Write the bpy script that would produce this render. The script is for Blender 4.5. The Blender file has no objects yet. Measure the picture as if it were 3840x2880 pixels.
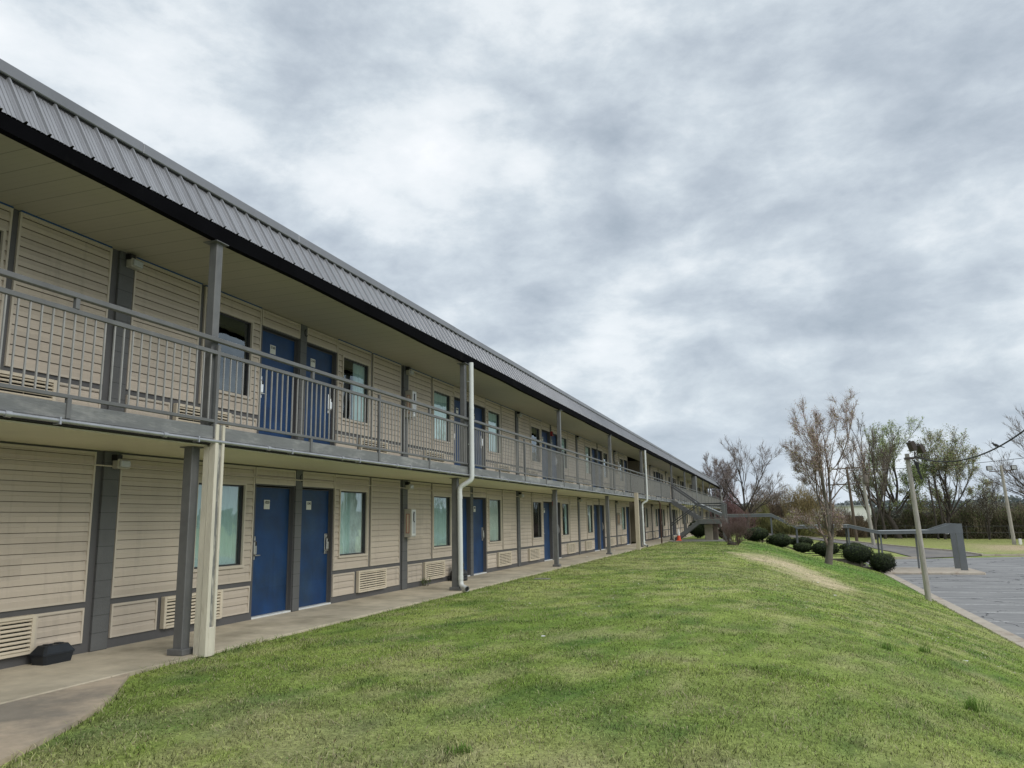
import bpy, math, random, colorsys
import numpy as np
from mathutils import Vector, Matrix, Euler
random.seed(7); RNG=np.random.default_rng(11)
R=math.radians
S=bpy.context.scene; COL=S.collection

# ------------------------------------------------------------------ helpers
class MB:
    """collects shapes, becomes ONE mesh"""
    def __init__(s): s.v=[]; s.f=[]; s.m=[]; s.sm=[]
    def add(s,vs,fs,mi=0,smooth=False):
        b=len(s.v); s.v.extend([tuple(p) for p in vs])
        for f in fs: s.f.append(tuple(b+i for i in f)); s.m.append(mi); s.sm.append(smooth)
    def box(s,x0,x1,y0,y1,z0,z1,mi=0,bev=0):
        if x0>x1:x0,x1=x1,x0
        if y0>y1:y0,y1=y1,y0
        if z0>z1:z0,z1=z1,z0
        if bev<=0:
            v=[(x0,y0,z0),(x1,y0,z0),(x1,y1,z0),(x0,y1,z0),(x0,y0,z1),(x1,y0,z1),(x1,y1,z1),(x0,y1,z1)]
            s.add(v,[(0,3,2,1),(4,5,6,7),(0,1,5,4),(1,2,6,5),(2,3,7,6),(3,0,4,7)],mi)
        else:
            b=min(bev,(x1-x0)*.45,(y1-y0)*.45,(z1-z0)*.45)
            # chamfered box: 24 verts
            xs=(x0,x1);ys=(y0,y1);zs=(z0,z1);v=[];idx={}
            for i in(0,1):
                for j in(0,1):
                    for k in(0,1):
                        sx=b if i==0 else -b; sy=b if j==0 else -b; sz=b if k==0 else -b
                        idx[i,j,k,'x']=len(v); v.append((xs[i],ys[j]+sy,zs[k]+sz))
                        idx[i,j,k,'y']=len(v); v.append((xs[i]+sx,ys[j],zs[k]+sz))
                        idx[i,j,k,'z']=len(v); v.append((xs[i]+sx,ys[j]+sy,zs[k]))
            F=[]
            for i in(0,1): F.append([idx[i,j,k,'x'] for j,k in((0,0),(1,0),(1,1),(0,1))][::1 if i else -1])
            for j in(0,1): F.append([idx[i,j,k,'y'] for i,k in((0,0),(0,1),(1,1),(1,0))][::1 if j else -1])
            for k in(0,1): F.append([idx[i,j,k,'z'] for i,j in((0,0),(1,0),(1,1),(0,1))][::1 if k else -1])
            for i in(0,1):
                for j in(0,1): F.append([idx[i,j,0,'x'],idx[i,j,0,'y'],idx[i,j,1,'y'],idx[i,j,1,'x']])
                for k in(0,1): F.append([idx[i,0,k,'x'],idx[i,0,k,'z'],idx[i,1,k,'z'],idx[i,1,k,'x']])
            for j in(0,1):
                for k in(0,1): F.append([idx[0,j,k,'y'],idx[0,j,k,'z'],idx[1,j,k,'z'],idx[1,j,k,'y']])
            for i in(0,1):
                for j in(0,1):
                    for k in(0,1): F.append([idx[i,j,k,c] for c in 'xyz'])
            s.add(v,F,mi)
    def quad(s,a,b,c,d,mi=0): s.add([a,b,c,d],[(0,1,2,3)],mi)
    def tube(s,pts,r,n=8,mi=0,cap=True,smooth=True):
        pts=[Vector(p) for p in pts]; rr=r if isinstance(r,(list,tuple)) else [r]*len(pts)
        up=Vector((0,0,1)); vs=[];pn=None
        for i,p in enumerate(pts):
            if i==0:t=pts[1]-p
            elif i==len(pts)-1:t=p-pts[i-1]
            else:t=(pts[i+1]-p).normalized()+(p-pts[i-1]).normalized()
            t.normalize()
            if pn is None:
                a=up if abs(t.z)<.9 else Vector((1,0,0)); nx=t.cross(a).normalized()
            else:
                nx=(pn-t*pn.dot(t)).normalized()
            pn=nx; ny=t.cross(nx)
            for k in range(n):
                an=2*math.pi*k/n; vs.append(p+(nx*math.cos(an)+ny*math.sin(an))*rr[i])
        fs=[]
        for i in range(len(pts)-1):
            for k in range(n):
                fs.append((i*n+k,i*n+(k+1)%n,(i+1)*n+(k+1)%n,(i+1)*n+k))
        s.add(vs,fs,mi,smooth)
        if cap:
            s.add(vs[:n],[tuple(range(n))[::-1]],mi); s.add(vs[-n:],[tuple(range(n))],mi)
    def beam(s,a,b,w,h,mi=0):
        """rectangular bar from a to b; w horizontal, h upward"""
        a=Vector(a);b=Vector(b);t=(b-a).normalized()
        side=t.cross(Vector((0,0,1)))
        side=side.normalized() if side.length>1e-4 else Vector((1,0,0))
        u=side.cross(t).normalized(); vs=[]
        for p in(a,b):
            for sx,sz in((-1,-1),(1,-1),(1,1),(-1,1)): vs.append(p+side*w/2*sx+u*h/2*sz)
        s.add(vs,[(0,1,2,3)[::-1],(4,5,6,7),(0,1,5,4),(1,2,6,5),(2,3,7,6),(3,0,4,7)],mi)
    def lathe(s,prof,c=(0,0,0),n=24,mi=0):
        vs=[];fs=[]
        for r,z in prof:
            for k in range(n):
                a=2*math.pi*k/n; vs.append((c[0]+r*math.cos(a),c[1]+r*math.sin(a),c[2]+z))
        for i in range(len(prof)-1):
            for k in range(n): fs.append((i*n+k,i*n+(k+1)%n,(i+1)*n+(k+1)%n,(i+1)*n+k))
        s.add(vs,fs,mi,True)
    def mesh(s,name,mats):
        me=bpy.data.meshes.new(name); me.from_pydata(s.v,[],s.f)
        for m in (mats if isinstance(mats,(list,tuple)) else [mats]): me.materials.append(m)
        me.polygons.foreach_set('material_index',s.m); me.polygons.foreach_set('use_smooth',s.sm); me.update()
        return me
    def build(s,name,mats,parent=None,loc=None,rot=None):
        return link(name,s.mesh(name,mats),parent,loc,rot)
def link(name,me,parent=None,loc=None,rot=None):
    o=bpy.data.objects.new(name,me); COL.objects.link(o)
    if parent is not None: o.parent=parent
    if loc is not None: o.location=loc
    if rot is not None: o.rotation_euler=rot
    return o
def tag(o,label,cat,group=None,kind=None):
    if label:o['label']=label
    if cat:o['category']=cat
    if group:o['group']=group
    if kind:o['kind']=kind
    return o
def empty(name,loc=(0,0,0),rz=0):
    o=bpy.data.objects.new(name,None); COL.objects.link(o); o.location=loc; o.rotation_euler=(0,0,rz); return o
def struct(o): o['kind']='structure'; return o
def copy_tree(o,parent=None):
    c=o.copy(); COL.objects.link(c)
    if parent is not None:c.parent=parent
    for ch in [k for k in bpy.data.objects if k.parent==o]: copy_tree(ch,c)
    return c

# ------------------------------------------------------------------ materials
def N(nt,t,**kw):
    n=nt.nodes.new(t)
    for k,v in kw.items():
        if k in n.inputs: n.inputs[k].default_value=v
        else: setattr(n,k,v)
    return n
def pm(name,col,rough=.6,var=.15,scale=3.,bump=0.,bscale=40.,metal=0.,col2=None,mask=(.45,.65),mscale=1.2,spec=.5,streak=False,joint=None,coat=0,grime=0):
    m=bpy.data.materials.new(name); m.use_nodes=True; nt=m.node_tree; L=nt.links.new
    b=nt.nodes['Principled BSDF']; b.inputs['Roughness'].default_value=rough; b.inputs['Metallic'].default_value=metal
    b.inputs['Specular IOR Level'].default_value=spec
    if coat:b.inputs['Coat Weight'].default_value=coat
    g=N(nt,'ShaderNodeNewGeometry')
    vec=g.outputs['Position']
    mp=N(nt,'ShaderNodeMapping'); L(vec,mp.inputs['Vector'])
    if streak: mp.inputs['Scale'].default_value=streak
    n1=N(nt,'ShaderNodeTexNoise',Scale=scale,Detail=6.,Roughness=.6); L(mp.outputs[0],n1.inputs['Vector'])
    mr=N(nt,'ShaderNodeMapRange'); L(n1.outputs['Fac'],mr.inputs[0])
    mr.inputs[1].default_value=.25; mr.inputs[2].default_value=.75; mr.inputs[3].default_value=1-var; mr.inputs[4].default_value=1+var
    cur=None
    base=N(nt,'ShaderNodeRGB'); base.outputs[0].default_value=(*col,1); cur=base.outputs[0]
    if col2:
        n2=N(nt,'ShaderNodeTexNoise',Scale=mscale,Detail=8.,Roughness=.65); L(mp.outputs[0],n2.inputs['Vector'])
        m2=N(nt,'ShaderNodeMapRange'); L(n2.outputs['Fac'],m2.inputs[0]); m2.inputs[1].default_value=mask[0]; m2.inputs[2].default_value=mask[1]
        mx=N(nt,'ShaderNodeMix',data_type='RGBA'); L(m2.outputs[0],mx.inputs[0]); L(cur,mx.inputs[6]); mx.inputs[7].default_value=(*col2,1); cur=mx.outputs[2]
    if joint:
        # horizontal block joints every `joint` metres
        sp=N(nt,'ShaderNodeSeparateXYZ'); L(vec,sp.inputs[0])
        d=N(nt,'ShaderNodeMath',operation='DIVIDE'); L(sp.outputs[2],d.inputs[0]); d.inputs[1].default_value=joint
        fr=N(nt,'ShaderNodeMath',operation='FRACT'); L(d.outputs[0],fr.inputs[0])
        gt=N(nt,'ShaderNodeMath',operation='LESS_THAN'); L(fr.outputs[0],gt.inputs[0]); gt.inputs[1].default_value=.045
        mx=N(nt,'ShaderNodeMix',data_type='RGBA'); L(gt.outputs[0],mx.inputs[0]); L(cur,mx.inputs[6]); mx.inputs[7].default_value=(*[c*.55 for c in col],1); cur=mx.outputs[2]
    mul=N(nt,'ShaderNodeMix',data_type='RGBA',blend_type='MULTIPLY'); mul.inputs[0].default_value=1
    L(cur,mul.inputs[6]); L(mr.outputs[0],mul.inputs[7]); cur=mul.outputs[2]
    if grime:
        n4=N(nt,'ShaderNodeTexNoise',Scale=1.,Detail=5.,Roughness=.7); mp4=N(nt,'ShaderNodeMapping'); mp4.inputs['Scale'].default_value=(3,3,.5)
        L(vec,mp4.inputs[0]); L(mp4.outputs[0],n4.inputs['Vector'])
        m4=N(nt,'ShaderNodeMapRange'); L(n4.outputs['Fac'],m4.inputs[0]); m4.inputs[1].default_value=.5; m4.inputs[2].default_value=.85; m4.inputs[4].default_value=grime
        mx=N(nt,'ShaderNodeMix',data_type='RGBA'); L(m4.outputs[0],mx.inputs[0]); L(cur,mx.inputs[6]); mx.inputs[7].default_value=(*[c*.35 for c in col],1); cur=mx.outputs[2]
    L(cur,b.inputs['Base Color'])
    if bump:
        n3=N(nt,'ShaderNodeTexNoise',Scale=bscale,Detail=5.); L(mp.outputs[0],n3.inputs['Vector'])
        bp=N(nt,'ShaderNodeBump',Strength=bump,Distance=.01); L(n3.outputs['Fac'],bp.inputs['Height']); L(bp.outputs[0],b.inputs['Normal'])
    return m
M={}
M['siding']=pm('siding vinyl',(.51,.44,.355),.55,.07,.8,.08,60,streak=(1,.15,3),grime=.22)
M['lap']=pm('siding lap shade',(.20,.165,.125),.8,.1)  # darker tan paints the shadow line into each lap recess
M['trim']=pm('trim vinyl',(.52,.46,.375),.5,.05)
M['grille']=pm('grille paint',(.60,.53,.41),.5,.1,2,grime=.3)
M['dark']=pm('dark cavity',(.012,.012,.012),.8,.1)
M['gray']=pm('gray wall paint',(.092,.09,.09),.6,.12,2,.15,50,grime=.25)
M['block']=pm('gray painted block',(.105,.107,.106),.65,.12,3,.4,70,joint=.203,grime=.2)
M['steel']=pm('gray painted steel',(.135,.137,.137),.5,.18,5,.08,30,col2=(.24,.22,.19),mask=(.66,.74),mscale=9,grime=.3)
M['slabedge']=pm('weathered gray fascia',(.18,.187,.187),.7,.18,2,.5,40,col2=(.30,.30,.29),mask=(.5,.65),mscale=4,streak=(1,.25,1),grime=.35)
M['door']=pm('blue door paint',(.007,.040,.125),.5,.35,2.2,.04,30,spec=.35,col2=(.016,.044,.095),mask=(.42,.68))
M['blue']=pm('blue trim paint',(.02,.08,.22),.5,.2)
M['soffit']=pm('soffit vinyl',(.42,.38,.305),.6,.08,.6)
M['soffit2']=pm('balcony ceiling paint',(.67,.62,.47),.6,.1,.5,.1,20,grime=.15)
M['black']=pm('black beam paint',(.003,.003,.004),.9,.5,1.5,.2,10,col2=(.012,.012,.012),mask=(.6,.8),spec=.05)
M['metal']=pm('roof metal sheet',(.31,.315,.335),.33,.12,.8,0,metal=.35,streak=(1,1,1))
M['metaltrim']=pm('roof trim metal',(.215,.22,.24),.38,.12,.5,metal=.3,col2=(.17,.175,.19),mask=(.5,.7),mscale=.6)
M['flatroof']=pm('flat roof felt',(.09,.09,.09),.9)
M['pvc']=pm('white plastic pipe',(.66,.68,.67),.35,.08,2,grime=.25)
M['railpaint']=pm('dark handrail paint',(.06,.062,.065),.5,.1)
M['bal']=pm('baluster paint',(.30,.295,.285),.5,.15,6)
M['galv']=pm('galvanised pipe',(.40,.41,.43),.35,.2,6,metal=.6)
M['concrete']=pm('walk concrete',(.53,.465,.355),.85,.22,2.5,.5,90,col2=(.31,.27,.20),mask=(.45,.7),mscale=.9)
M['apron']=pm('stained concrete',(.52,.42,.31),.88,.18,3,.5,150,col2=(.27,.235,.19),mask=(.45,.6),mscale=.7)
M['kerb']=pm('kerb concrete',(.50,.44,.36),.85,.18,4,.5,60,col2=(.28,.21,.16),mask=(.5,.7),mscale=2)
M['pad']=pm('gray slab concrete',(.28,.27,.24),.85,.18,3,.4,60)
M['pier']=pm('pier concrete',(.46,.41,.32),.85,.18,3,.4,40,col2=(.25,.23,.19),mask=(.55,.7),mscale=3)
M['woodwhite']=pm('weathered white painted wood',(.62,.58,.48),.75,.15,3,.5,30,col2=(.40,.35,.27),mask=(.55,.8),mscale=4,streak=(3,3,.6),grime=.25)
M['woodworn']=pm('worn gray wood',(.18,.18,.17),.8,.25,6,.5,40,col2=(.55,.53,.45),mask=(.5,.62),mscale=7,streak=(5,5,.6))
M['beige']=pm('beige painted post',(.52,.45,.34),.7,.12,3,grime=.2)
M['plate']=pm('number plate',(.62,.62,.56),.4,.04)
M['ink']=pm('black ink',(.01,.01,.01),.5,.05)
M['chrome']=pm('satin lock metal',(.45,.44,.41),.3,.1,8,metal=.9)
M['bright']=pm('worn chrome',(.85,.85,.82),.2,.1,8,metal=.9)
M['blackplastic']=pm('black plastic',(.012,.016,.022),.45,.25,5)
M['red']=pm('red enamel',(.30,.015,.012),.4,.2)
M['cabinet']=pm('cabinet gray',(.42,.40,.34),.45,.1)
M['cabwhite']=pm('cabinet door white',(.66,.68,.66),.3,.1)
M['orange']=pm('cone orange',(.80,.10,.035),.5,.12)
M['white']=pm('white band',(.75,.75,.73),.5,.08)
M['rust']=pm('rusty brown pipe',(.075,.04,.028),.8,.35,8)
M['brownwall']=pm('brown gray wall',(.19,.16,.12),.8,.1)
M['canopy']=pm('canopy gray paint',(.135,.148,.155),.5,.12,2,grime=.2)
M['canopytop']=pm('canopy top flashing',(.34,.36,.37),.45,.12)
M['polewood']=pm('weathered pole wood',(.37,.35,.31),.85,.28,4,.9,30,streak=(6,6,.35),col2=(.16,.14,.115),mask=(.5,.75),mscale=6)
M['poledark']=pm('dark pole wood',(.10,.075,.055),.85,.25,4,.5,30,streak=(6,6,.4))
M['bronze']=pm('bronze lamp housing',(.045,.032,.024),.45,.2)
M['lens']=pm('lamp lens',(.45,.47,.48),.2,.1)
M['wire']=pm('black cable',(.012,.012,.014),.6,.1)
M['bird']=pm('bird feathers',(.05,.05,.055),.8,.3,30)
M['bark']=pm('bark',(.135,.115,.095),.9,.3,6,.8,40,streak=(4,4,1))
M['barkdark']=pm('dark bark',(.055,.045,.038),.9,.3,4,.6,30)
M['barkpale']=pm('pale twig bark',(.16,.13,.115),.9,.25,4)
M['timber']=pm('timber edging',(.14,.12,.10),.9,.25,4,.5,30)
M['farwhite']=pm('far white wall',(.78,.78,.76),.6,.05)
M['fence']=pm('fence galvanised',(.10,.10,.10),.5,.1,metal=.3)
M['litter']=pm('white litter paper',(.72,.72,.70),.7,.1)
M['curtain']=pm('curtain cloth',(.66,.75,.71),.8,.08,2)
M['curtain2']=pm('curtain pale cloth',(.80,.80,.72),.8,.08,2)
M['reflection']=pm('pale pane reflection',(.80,.80,.78),.8,.3,6)  # pale cloth colour stands in for a whitish reflection in one pane
M['sash']=pm('dark window sash',(.03,.03,.032),.4,.1)
def mk_glass():
    m=bpy.data.materials.new('window glass'); m.use_nodes=True; nt=m.node_tree; nt.nodes.clear(); L=nt.links.new
    o=N(nt,'ShaderNodeOutputMaterial'); gl=N(nt,'ShaderNodeBsdfGlossy'); gl.inputs['Roughness'].default_value=.012; gl.inputs['Color'].default_value=(.86,.95,1,1)
    tr=N(nt,'ShaderNodeBsdfTransparent'); tr.inputs['Color'].default_value=(.86,.96,.94,1)
    fr=N(nt,'ShaderNodeFresnel',IOR=1.5); mx=N(nt,'ShaderNodeMixShader')
    g=N(nt,'ShaderNodeNewGeometry'); n=N(nt,'ShaderNodeTexNoise',Scale=1.3,Detail=2.); L(g.outputs['Position'],n.inputs['Vector'])
    b=N(nt,'ShaderNodeBump',Strength=.25,Distance=.03); L(n.outputs['Fac'],b.inputs['Height']); L(b.outputs[0],gl.inputs['Normal'])
    ad=N(nt,'ShaderNodeMath',operation='ADD',use_clamp=True); L(fr.outputs[0],ad.inputs[0]); ad.inputs[1].default_value=.13
    L(ad.outputs[0],mx.inputs[0]); L(tr.outputs[0],mx.inputs[1]); L(gl.outputs[0],mx.inputs[2]); L(mx.outputs[0],o.inputs[0]); return m
M['glass']=mk_glass()
def board_tone(m):
    nt=m.node_tree; L=nt.links.new; b=nt.nodes['Principled BSDF']; src=b.inputs['Base Color'].links[0].from_socket
    g=N(nt,'ShaderNodeNewGeometry'); sp=N(nt,'ShaderNodeSeparateXYZ'); L(g.outputs['Position'],sp.inputs[0])
    def fl(sock,per):
        d=N(nt,'ShaderNodeMath',operation='DIVIDE'); L(sock,d.inputs[0]); d.inputs[1].default_value=per; f=N(nt,'ShaderNodeMath',operation='FLOOR'); L(d.outputs[0],f.inputs[0]); return f.outputs[0]
    c=N(nt,'ShaderNodeCombineXYZ'); L(fl(sp.outputs[1],1.27),c.inputs[0]); L(fl(sp.outputs[2],.226),c.inputs[1])
    w=N(nt,'ShaderNodeTexWhiteNoise',noise_dimensions='2D'); L(c.outputs[0],w.inputs['Vector'])
    r=N(nt,'ShaderNodeMapRange'); L(w.outputs['Value'],r.inputs[0]); r.inputs[3].default_value=.91; r.inputs[4].default_value=1.05
    # grime that gathers low down and runs in thin streaks
    mp=N(nt,'ShaderNodeMapping'); mp.inputs['Scale'].default_value=(9,9,.8); L(g.outputs['Position'],mp.inputs[0]); n=N(nt,'ShaderNodeTexNoise',Scale=1.,Detail=5.); L(mp.outputs[0],n.inputs['Vector'])
    r2=N(nt,'ShaderNodeMapRange'); L(n.outputs['Fac'],r2.inputs[0]); r2.inputs[1].default_value=.55; r2.inputs[2].default_value=.8; r2.inputs[3].default_value=1; r2.inputs[4].default_value=.8
    q=N(nt,'ShaderNodeMath',operation='MULTIPLY'); L(r.outputs[0],q.inputs[0]); L(r2.outputs[0],q.inputs[1])
    mx=N(nt,'ShaderNodeMix',data_type='RGBA',blend_type='MULTIPLY'); mx.inputs[0].default_value=1; L(src,mx.inputs[6]); L(q.outputs[0],mx.inputs[7]); L(mx.outputs[2],b.inputs['Base Color'])
board_tone(M['siding']); board_tone(M['door'])
def mk_soffit_lines():
    # soffit boards: dark joint every 0.305 m across the walkway
    m=M['soffit']; nt=m.node_tree; L=nt.links.new; b=nt.nodes['Principled BSDF']
    src=b.inputs['Base Color'].links[0].from_socket
    g=N(nt,'ShaderNodeNewGeometry'); sp=N(nt,'ShaderNodeSeparateXYZ'); L(g.outputs['Position'],sp.inputs[0])
    for per,wid,k in((.305,.035,.62),(.1016,.05,.86)):
        d=N(nt,'ShaderNodeMath',operation='DIVIDE'); L(sp.outputs[1],d.inputs[0]); d.inputs[1].default_value=per
        fr=N(nt,'ShaderNodeMath',operation='FRACT'); L(d.outputs[0],fr.inputs[0])
        lt=N(nt,'ShaderNodeMath',operation='LESS_THAN'); L(fr.outputs[0],lt.inputs[0]); lt.inputs[1].default_value=wid
        mx=N(nt,'ShaderNodeMix',data_type='RGBA',blend_type='MULTIPLY'); L(lt.outputs[0],mx.inputs[0]); L(src,mx.inputs[6]); mx.inputs[7].default_value=(k,k,k,1); src=mx.outputs[2]
    L(src,b.inputs['Base Color'])
mk_soffit_lines()
def attr_mat(name,rough=.7,trans=.3,spec=.2):
    m=bpy.data.materials.new(name); m.use_nodes=True; nt=m.node_tree; L=nt.links.new
    b=nt.nodes['Principled BSDF']; out=nt.nodes['Material Output']
    a=N(nt,'ShaderNodeAttribute',attribute_name='Col'); L(a.outputs['Color'],b.inputs['Base Color'])
    b.inputs['Roughness'].default_value=rough; b.inputs['Specular IOR Level'].default_value=spec
    if trans:
        t=N(nt,'ShaderNodeBsdfTranslucent'); L(a.outputs['Color'],t.inputs['Color']); mx=N(nt,'ShaderNodeMixShader'); mx.inputs[0].default_value=trans
        L(b.outputs[0],mx.inputs[1]); L(t.outputs[0],mx.inputs[2]); L(mx.outputs[0],out.inputs[0])
    return m
M['blade']=attr_mat('grass blades'); M['leaf']=attr_mat('leaves'); M['twig']=attr_mat('twigs',.9,0)
def grass_ground():
    m=bpy.data.materials.new('lawn ground'); m.use_nodes=True; nt=m.node_tree; L=nt.links.new; b=nt.nodes['Principled BSDF']; b.inputs['Roughness'].default_value=.9; b.inputs['Specular IOR Level'].default_value=.1
    g=N(nt,'ShaderNodeNewGeometry'); 
    a=N(nt,'ShaderNodeAttribute',attribute_name='Col')
    n1=N(nt,'ShaderNodeTexNoise',Scale=28.,Detail=8.,Roughness=.75); L(g.outputs['Position'],n1.inputs['Vector'])
    n2=N(nt,'ShaderNodeTexNoise',Scale=3.,Detail=8.,Roughness=.7); L(g.outputs['Position'],n2.inputs['Vector'])
    r1=N(nt,'ShaderNodeMapRange'); L(n1.outputs['Fac'],r1.inputs[0]); r1.inputs[1].default_value=.3; r1.inputs[2].default_value=.7; r1.inputs[3].default_value=.35; r1.inputs[4].default_value=1.5
    r2=N(nt,'ShaderNodeMapRange'); L(n2.outputs['Fac'],r2.inputs[0]); r2.inputs[1].default_value=.3; r2.inputs[2].default_value=.7; r2.inputs[3].default_value=.7; r2.inputs[4].default_value=1.3
    q=N(nt,'ShaderNodeMath',operation='MULTIPLY'); L(r1.outputs[0],q.inputs[0]); L(r2.outputs[0],q.inputs[1])
    mx=N(nt,'ShaderNodeMix',data_type='RGBA',blend_type='MULTIPLY'); mx.inputs[0].default_value=1; L(a.outputs['Color'],mx.inputs[6]); L(q.outputs[0],mx.inputs[7]); L(mx.outputs[2],b.inputs['Base Color'])
    bp=N(nt,'ShaderNodeBump',Strength=.7,Distance=.04); L(n1.outputs['Fac'],bp.inputs['Height']); L(bp.outputs[0],b.inputs['Normal']); return m
M['lawn']=grass_ground()
def asphalt():
    m=bpy.data.materials.new('parking asphalt'); m.use_nodes=True; nt=m.node_tree; L=nt.links.new; b=nt.nodes['Principled BSDF']; b.inputs['Roughness'].default_value=.75
    g=N(nt,'ShaderNodeNewGeometry'); P=g.outputs['Position']
    mp=N(nt,'ShaderNodeMapping'); mp.inputs['Scale'].default_value=(.38,.7,1); L(P,mp.inputs[0])
    n1=N(nt,'ShaderNodeTexNoise',Scale=1.,Detail=9.,Roughness=.7); L(mp.outputs[0],n1.inputs['Vector'])
    cr=N(nt,'ShaderNodeValToRGB'); L(n1.outputs['Fac'],cr.inputs[0]); e=cr.color_ramp.elements; e[0].position=.3; e[0].color=(.185,.185,.185,1); e[1].position=.72; e[1].color=(.35,.345,.335,1)
    x=cr.color_ramp.elements.new(.5); x.color=(.255,.252,.25,1)
    n2=N(nt,'ShaderNodeTexNoise',Scale=60.,Detail=4.); L(P,n2.inputs['Vector'])
    v=N(nt,'ShaderNodeTexVoronoi',feature='DISTANCE_TO_EDGE',Scale=.22); 
    w=N(nt,'ShaderNodeTexNoise',Scale=1.2,Detail=5.); L(P,w.inputs['Vector']); wa=N(nt,'ShaderNodeVectorMath',operation='MULTIPLY_ADD'); L(w.outputs['Color'],wa.inputs[0]); wa.inputs[1].default_value=(1.6,1.6,0); L(P,wa.inputs[2]); L(wa.outputs[0],v.inputs['Vector'])
    lt=N(nt,'ShaderNodeMath',operation='LESS_THAN'); L(v.outputs['Distance'],lt.inputs[0]); lt.inputs[1].default_value=.007
    m1=N(nt,'ShaderNodeMix',data_type='RGBA'); L(lt.outputs[0],m1.inputs[0]); L(cr.outputs[0],m1.inputs[6]); m1.inputs[7].default_value=(.045,.045,.05,1)
    r=N(nt,'ShaderNodeMapRange'); L(n2.outputs['Fac'],r.inputs[0]); r.inputs[3].default_value=.75; r.inputs[4].default_value=1.25
    m2=N(nt,'ShaderNodeMix',data_type='RGBA',blend_type='MULTIPLY'); m2.inputs[0].default_value=1; L(m1.outputs[2],m2.inputs[6]); L(r.outputs[0],m2.inputs[7]); L(m2.outputs[2],b.inputs['Base Color']); return m
M['asphalt']=asphalt()
M['drive']=pm('old driveway',(.22,.20,.18),.85,.15,1.5,.2,40,col2=(.17,.16,.155),mask=(.4,.6),mscale=.3)
M['paint']=pm('worn white paint',(.66,.66,.65),.7,.25,8,col2=(.3,.29,.28),mask=(.48,.66),mscale=5)

# ------------------------------------------------------------------ terrain
def lerp_tab(t,x): return float(np.interp(x,[a for a,b in t],[b for a,b in t]))
NEAR=[(-6.35,-.03),(-3,-.05),(-1,-.10),(0,-.17),(1,-.32),(2,-.58),(3,-.92),(4,-1.32),(5,-1.72),(6.0,-2.10)]
FAR=[(-6.35,-.03),(-3,-.05),(-1.8,-.08),(-.5,-.3),(1.1,-.78),(2.5,-1.15),(3.5,-1.37),(4.9,-1.77),(6.0,-2.10)]
BACK=[(-9,-.25),(-5,-.6),(0,-1.05),(6,-1.5),(14,-1.95),(24,-2.15),(40,-2.25)]
def it(t,x): return np.interp(x,[a for a,b in t],[b for a,b in t])
def smv(a,b,x):
    t=np.clip((x-a)/(b-a),0,1); return t*t*(3-2*t)
def H(x,y):
    x=np.asarray(x,float); y=np.asarray(y,float)
    u=smv(8,34,y); a=it(NEAR,x)*(1-u)+it(FAR,x)*u
    a=np.where(x>=6.0,-2.29,a)
    w=smv(66,100,y); a=a*(1-w)+it(BACK,x)*w
    d=smv(52.0,54.5,y)*(1-smv(66,92,y))*smv(-5,-2.0,x)*(1-smv(4,6,x))
    return a-.75*d
def h(x,y): return float(H(x,y))
_g={}
def vn(x,y,sc,seed,oct=3):
    """value noise 0..1"""
    x=np.asarray(x,float);y=np.asarray(y,float);t=0;amp=1;tot=0
    for o in range(oct):
        k=(seed+o)
        if k not in _g: _g[k]=np.random.default_rng(k).random((256,256))
        g=_g[k]; X=x/sc*2**o+17.3*o; Y=y/sc*2**o+5.1*o
        xi=np.floor(X).astype(int); yi=np.floor(Y).astype(int); fx=X-xi; fy=Y-yi; fx=fx*fx*(3-2*fx); fy=fy*fy*(3-2*fy)
        a=g[xi%256,yi%256];b=g[(xi+1)%256,yi%256];c=g[xi%256,(yi+1)%256];d=g[(xi+1)%256,(yi+1)%256]
        t=t+amp*((a*(1-fx)+b*fx)*(1-fy)+(c*(1-fx)+d*fx)*fy); tot+=amp; amp*=.5
    return t/tot
STRAW=[(-1.7,33.5),(-.5,32.6),(.4,32.0),(1.1,30.2),(1.7,28.4)]
def straw_mask(x,y):
    d=np.full(np.shape(x),9.)
    pts=[(-2.0,35.0),(-.8,34.2),(.2,34.2),(.95,31.5),(1.6,28.)]; wid=[.3,1.6,2.7,2.6,1.5]
    for (a,wa),(b,wb) in zip(zip(pts,wid),list(zip(pts,wid))[1:]):
        ax,ay=a;bx,by=b; vx,vy=bx-ax,by-ay; t=np.clip(((x-ax)*vx+(y-ay)*vy*1.)/(vx*vx+vy*vy),0,1)
        dd=np.hypot((x-ax-t*vx)*1.9,(y-ay-t*vy)*.55)/(wa+(wb-wa)*t); d=np.minimum(d,dd)
    return np.clip(1.25-d+(vn(x,y,.7,50)-.5)*1.3,0,1)
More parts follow.
